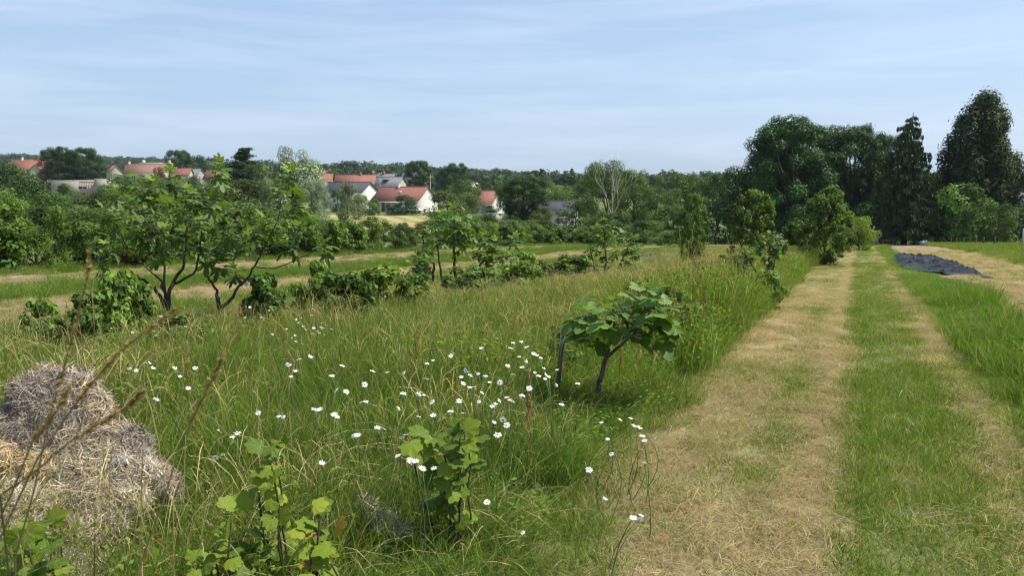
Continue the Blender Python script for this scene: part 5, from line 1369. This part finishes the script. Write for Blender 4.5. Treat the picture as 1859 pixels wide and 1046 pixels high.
# the meadow strip left of the path
U, V_all, I_, S_ = [], [], [], []
for (va, vb, dn, sd) in [(-6, 8, 30, 1), (8, 16, 22, 2), (16, 30, 12, 3), (30, 48, 6, 4)]:
    x, y, r = cell(-9.3, -.75, va, vb, dn, sd)
    edge = np.interp(y, [3, 4, 5, 9, 20, 34, 50], [-1.4, -1.45, -1.5, -1.36, -1.3, -1.1, -.8]) + (fbm(y * .8, y * 0, 61, 3) - .5) * .35
    back = -8.6 + (fbm(y * .35, y * 0 + 4, 62, 3) - .5) * 1.8
    Yc = x * FW[0] + y * FW[1]
    k = vis(x, y) & (x < edge) & (x > back) & (np.hypot(x, y) > 1.5)
    k &= ~((np.abs((x - HX) * RT[0] + (y - HY) * RT[1]) < .62 * 1.0) & ((x - HX) * FW[0] + (y - HY) * FW[1] < .5) & ((x - HX) * FW[0] + (y - HY) * FW[1] > -.62))
    x, y, Yc = x[k], y[k], Yc[k]
    n1, n2 = fbm(x * .45, y * .45, 63, 3), fbm(x * .9, y * .9, 64, 3)
    w = np.stack([np.full(len(x), .30), .30 + 0 * x, np.clip((n1 - .42) * 4, .05, 2) + sst(9, 16, y) * .5, np.clip((.55 - n1) * 3, .1, 2) * (1 - .6 * sst(7, 14, y)), np.clip((n2 - .55) * 5, .02, 1) + 2.6 * sst(-3.2, -2.0, x) * sst(5, 9, y), .12 + sst(8, 14, y) * .7 + np.clip((n2 - .55) * 3, 0, 1)], 1)
    i_ = pick(r, w)
    hs = (.6 + .45 * n2) * r.uniform(.8, 1.15, len(x)) * (1 - .30 * sst(7, 13, Yc)) * (.92 + .16 * n1) * (1 - .45 * sst(-4.2, -7.2, x) * sst(4, 7, y)) * (1 + .55 * sst(-3.2, -2.1, x) * sst(6, 10, y)) * (1 - .5 * sst(-2.3, -1.5, x) * sst(6, 3.5, y))
    hs *= (.55 + .95 * fbm(x * 2.2, y * 2.2, 68, 2)) * 1.1
    fb_ = gd(1080, 5.4); hs *= 1 - .5 * sst(1.0, .35, np.hypot(x - fb_[0], y - fb_[1]))
    hs *= 1 - .45 * sst(2.5, 1.6, np.hypot(x, y))
    U.append(x); V_all.append(y); I_.append(i_); S_.append(hs)
scatter('meadow_grass', np.concatenate(U), np.concatenate(V_all), np.concatenate(S_), np.concatenate(I_), MEADOW, 'tall uncut meadow grass with green blades and tan seed heads left of the path', seed=1)
# mown path: short turf and dry cut straw
U, V_all, I_, S_ = [], [], [], []
for (va, vb, dn, sd) in [(0, 8, 190, 11), (8, 16, 110, 12), (16, 30, 50, 13), (30, 62, 16, 14)]:
    x, y, r = cell(-1.7, 1.6, va, vb, dn, sd); k = vis(x, y); x, y = x[k], y[k]
    s = path_mix(x, y)
    w = np.stack([np.clip(1 - s * 1.5, 0, 1) * 1.9, .12 + .5 * (1 - np.abs(s - .5) * 2), np.clip(s - .35, 0, 1) * 1.9, .05 + .5 * np.clip(s - .4, 0, 1) + .2 * np.exp(-((x - .95) / .25) ** 2), np.clip(s - .3, 0, 1) * 1.0, np.clip(.9 - s, 0, 1) * .16], 1)
    i_ = pick(r, w)
    hs = r.uniform(.7, 1.3, len(x)) * (1 + .25 * (1 - s)) * (.6 + .8 * fbm(x * 3, y * 3, 91, 2))
    U.append(x); V_all.append(y); I_.append(i_); S_.append(hs)
scatter('path_grass', np.concatenate(U), np.concatenate(V_all), np.concatenate(S_), np.concatenate(I_), SHORT, 'short mown grass mixed with dry cut straw on the path', seed=2)
# lush verge right of the path
U, V_all, I_, S_ = [], [], [], []
for (va, vb, dn, sd) in [(1, 10, 34, 21), (10, 22, 24, 22), (22, 60, 9, 23)]:
    x, y, r = cell(1.15, 3.3, va, vb, dn, sd)
    e0 = 1.28 + (fbm(y * .9, y * 0, 65, 3) - .5) * .25; e1 = np.interp(y, [0, 8, 14, 20, 26, 34, 60], [2.2, 1.95, 2.0, 1.95, 1.75, 1.6, 1.8]) + (fbm(y * .5, y * 0, 66, 3) - .5) * .5
    k = vis(x, y) & (x > e0) & (x < e1); x, y = x[k], y[k]
    n1 = fbm(x * .9, y * .7, 67, 3)
    i_ = pick(r, np.stack([.6 + 0 * x, .35 + 0 * x, np.clip(n1 - .4, .02, 1) * 1.5], 1))
    hs = r.uniform(.75, 1.2, len(x)) * (.42 + n1 * .65) * (1.0 + .45 * sst(1.3, 1.9, x)) * (1 - .5 * sst(13, 19, y))
    U.append(x); V_all.append(y); I_.append(i_); S_.append(hs)
# grassy bank at the far right and the green strips between tilled ground
for (u0, u1, va, vb, dn, sd, hsc, wts) in [(4.6, 14, 16, 64, 9, 24, .9, (.3, .25, .45)), (-15.5, -12.6, 0, 50, 15, 25, .75, (.5, .3, .2)), (-22, -19.6, -4, 60, 8, 27, .9, (.4, .3, .3)), (-9.9, -8.3, -3, 48, 14, 28, .7, (.4, .3, .3)), (-19.5, -12, -2, 50, 1.2, 29, .6, (.3, .3, .4))]:
    x, y, r = cell(u0, u1, va, vb, dn, sd)
    w0 = (fbm(x * .5, y * .3, sd, 3) - .5)
    edge_ok = (x - u0 > (u1 - u0) * .25 * (w0 + .3)) & (u1 - x > (u1 - u0) * .25 * (.3 - w0))
    if u0 == 4.6: edge_ok = x > 5.0 + w0 * 1.2 + 3.5 * sst(25, 19, y)
    k = vis(x, y) & edge_ok & (r.random(len(x)) < .35 + fbm(x * .7, y * .7, sd + 3, 2))
    x, y = x[k], y[k]
    U.append(x); V_all.append(y); I_.append(r.choice(3, len(x), p=wts)); S_.append(r.uniform(.6, 1.2, len(x)) * hsc)
scatter('verge_grass', np.concatenate(U), np.concatenate(V_all), np.concatenate(S_), np.concatenate(I_), VERGE, 'lush green grass of the verge right of the path and between the tilled strips', seed=3)
# straw litter and sparse dry growth on fields
U, V_all, I_, S_ = [], [], [], []
for (u0, u1, va, vb, dn, sd, wts) in [(2.4, 9.8, 2, 44, 26, 31, (.05, .10, .45, .22, .18)), (-19.8, -15.2, 0, 48, 14, 32, (0, .12, .5, .1, .28)), (-13, -9.4, -2, 44, 22, 34, (.08, .2, .36, .16, .2)), (5, 12, 10, 40, 6, 35, (.4, .3, .1, .1, .1)), (-24, -19.6, -3, 40, 8, 36, (.5, .3, 0, 0, .2))]:
    x, y, r = cell(u0, u1, va, vb, dn, sd); k = vis(x, y) & (r.random(len(x)) < .3 + 1.1 * fbm(x, y, sd, 3)); x, y = x[k], y[k]
    U.append(x); V_all.append(y); I_.append(r.choice(5, len(x), p=wts)); S_.append(r.uniform(.8, 1.5, len(x)))
scatter('field_straw', np.concatenate(U), np.concatenate(V_all), np.concatenate(S_), np.concatenate(I_), SHORT, 'scattered dry straw and sparse stubble on the tilled ground', seed=4, lift=.035)
# dock plants with brown seed spikes
dk = np.random.default_rng(55)
M_dock = leafmat('dock_seeds', (1, 1, 1), .8, .15, .05)
for k, (px, Y, lb) in enumerate([(527, 5.6, 'reddish brown dock spike among the daisies left of centre'), (423, 7.6, 'brown dock spike right of the big fig tree'), (655, 8.5, 'thin brown dock spike in the middle of the meadow'), (1128, 6.0, 'rusty dock stalk just right of the young fig trunk'), (1162, 6.6, 'second rusty dock stalk right of the young fig trunk'), (745, 5.2, 'short brown dock spike above the bushy currant plant'), (960, 4.4, 'brown dock stalk below the daisy cluster'), (880, 9.5, 'far brown dock spike before the middle fig tree'), (1285, 7.6, 'rusty dock stalk in the verge behind the young fig tree'), (330, 5.0, 'brown dock spike above the right shoulder of the straw heap')]):
    b = gd(px, Y); h = dk.uniform(.6, .8)
    t = tag(empty('dock_plant', b), lb, 'plant')
    q = np.linspace(0, 1, 8); P = np.stack([.05 * q * q * dk.normal(), .05 * q * q * dk.normal(), q * h], -1)
    obj('stem', MB().add(*tube(P, .004 * (1.1 - .7 * q), 5), C=np.array([.20, .10, .05])).mesh('stem', M_dock, True), t)
    sm = MB(); n = 260; zz = dk.uniform(.5, 1, n); pos = np.stack([np.interp(zz, q, P[:, c]) for c in range(3)], -1) + dk.normal(size=(n, 3)) * np.array([.012, .012, .006]) * (1.3 - zz[:, None])
    leafquads(sm, pos, rsph(n, dk), dk.uniform(.003, .007, n), .7, np.array([.26, .12, .06]) * dk.uniform(.6, 1.4, (n, 1)), dk)
    obj('seed_spike', sm.mesh('seed_spike', M_dock), t)
    lm = MB(); n = 7; az = dk.uniform(0, 6.28, n); o_ = np.stack([np.cos(az), np.sin(az), dk.uniform(.2, 1.2, n)], -1)
    qq = np.linspace(0, 1, 5)
    PP = np.array([0, 0, .03]) + unit(o_)[:, None] * (qq[None, :, None] * .24) - np.array([0, 0, 1.])[None, None] * (qq ** 2 * .08)[None, :, None]
    lm.add(*strips(PP, np.tile(np.array([.006, .02, .026, .018, .002]), (n, 1)), unit(np.cross(o_, np.array([0, 0, 1.]))), np.tile(np.array([.10, .16, .035]), (n, 1))))
    obj('leaf', lm.mesh('leaf', M_grass), t)
# a few out of focus stalks right before the camera
def stalk(pts, Y, hl, label, seed, w=.0022):
    r = np.random.default_rng(seed)
    P = np.array([at(px, py, Y) for px, py in pts]); b = gd(pts[0][0], Y)
    b[2] = terrain(b[0], b[1]); P = np.concatenate([[b], P]) - b
    k = np.linspace(0, len(P) - 1, 26)
    Q = np.stack([np.interp(k, np.arange(len(P)), P[:, c]) for c in range(3)], -1)
    t = tag(empty('grass_stalk', b), label, 'grass stalk')
    o = obj('stem', MB().add(*tube(Q, np.linspace(w * .7, w * .35, 26), 5), C=np.array([.22, .19, .08])).mesh('stem', M_grass, True), t)
    hmb = MB(); n = 150; s = 1 - hl * r.random(n); kk = s * 25
    pos = np.stack([np.interp(kk, np.arange(26), Q[:, c]) for c in range(3)], -1) + r.normal(size=(n, 3)) * .0018
    tg = unit(Q[-1] - Q[-6])
    leafquads(hmb, pos, rsph(n, r), r.uniform(.003, .006, n), .35, np.array([.26, .19, .085]) * r.uniform(.7, 1.3, (n, 1)), r, np.tile(tg * 3, (n, 1)))
    obj('seed_head', hmb.mesh('seed_head', M_grass), t)
stalk([(20, 1040), (60, 900), (90, 760), (125, 640), (160, 500), (163, 455)], 1.0, .5, 'tall upright blurred grass stalk nearest the camera at the far left', 1)
stalk([(-10, 1000), (70, 830), (140, 730), (215, 640), (320, 560)], .95, .4, 'blurred brown grass stalk slanting right across the straw heap', 2)
stalk([(0, 900), (60, 860), (130, 800), (230, 740), (262, 710)], .9, .4, 'blurred grass stalk leaning low over the middle of the straw heap', 3)
stalk([(250, 1040), (300, 900), (330, 800), (385, 690), (410, 640)], 1.1, .35, 'slender brown grass stalk right of the straw heap', 4)
stalk([(-30, 1000), (20, 900), (60, 800), (110, 740), (125, 705)], .9, .4, 'short blurred grass stalk at the left edge over the heap', 5)
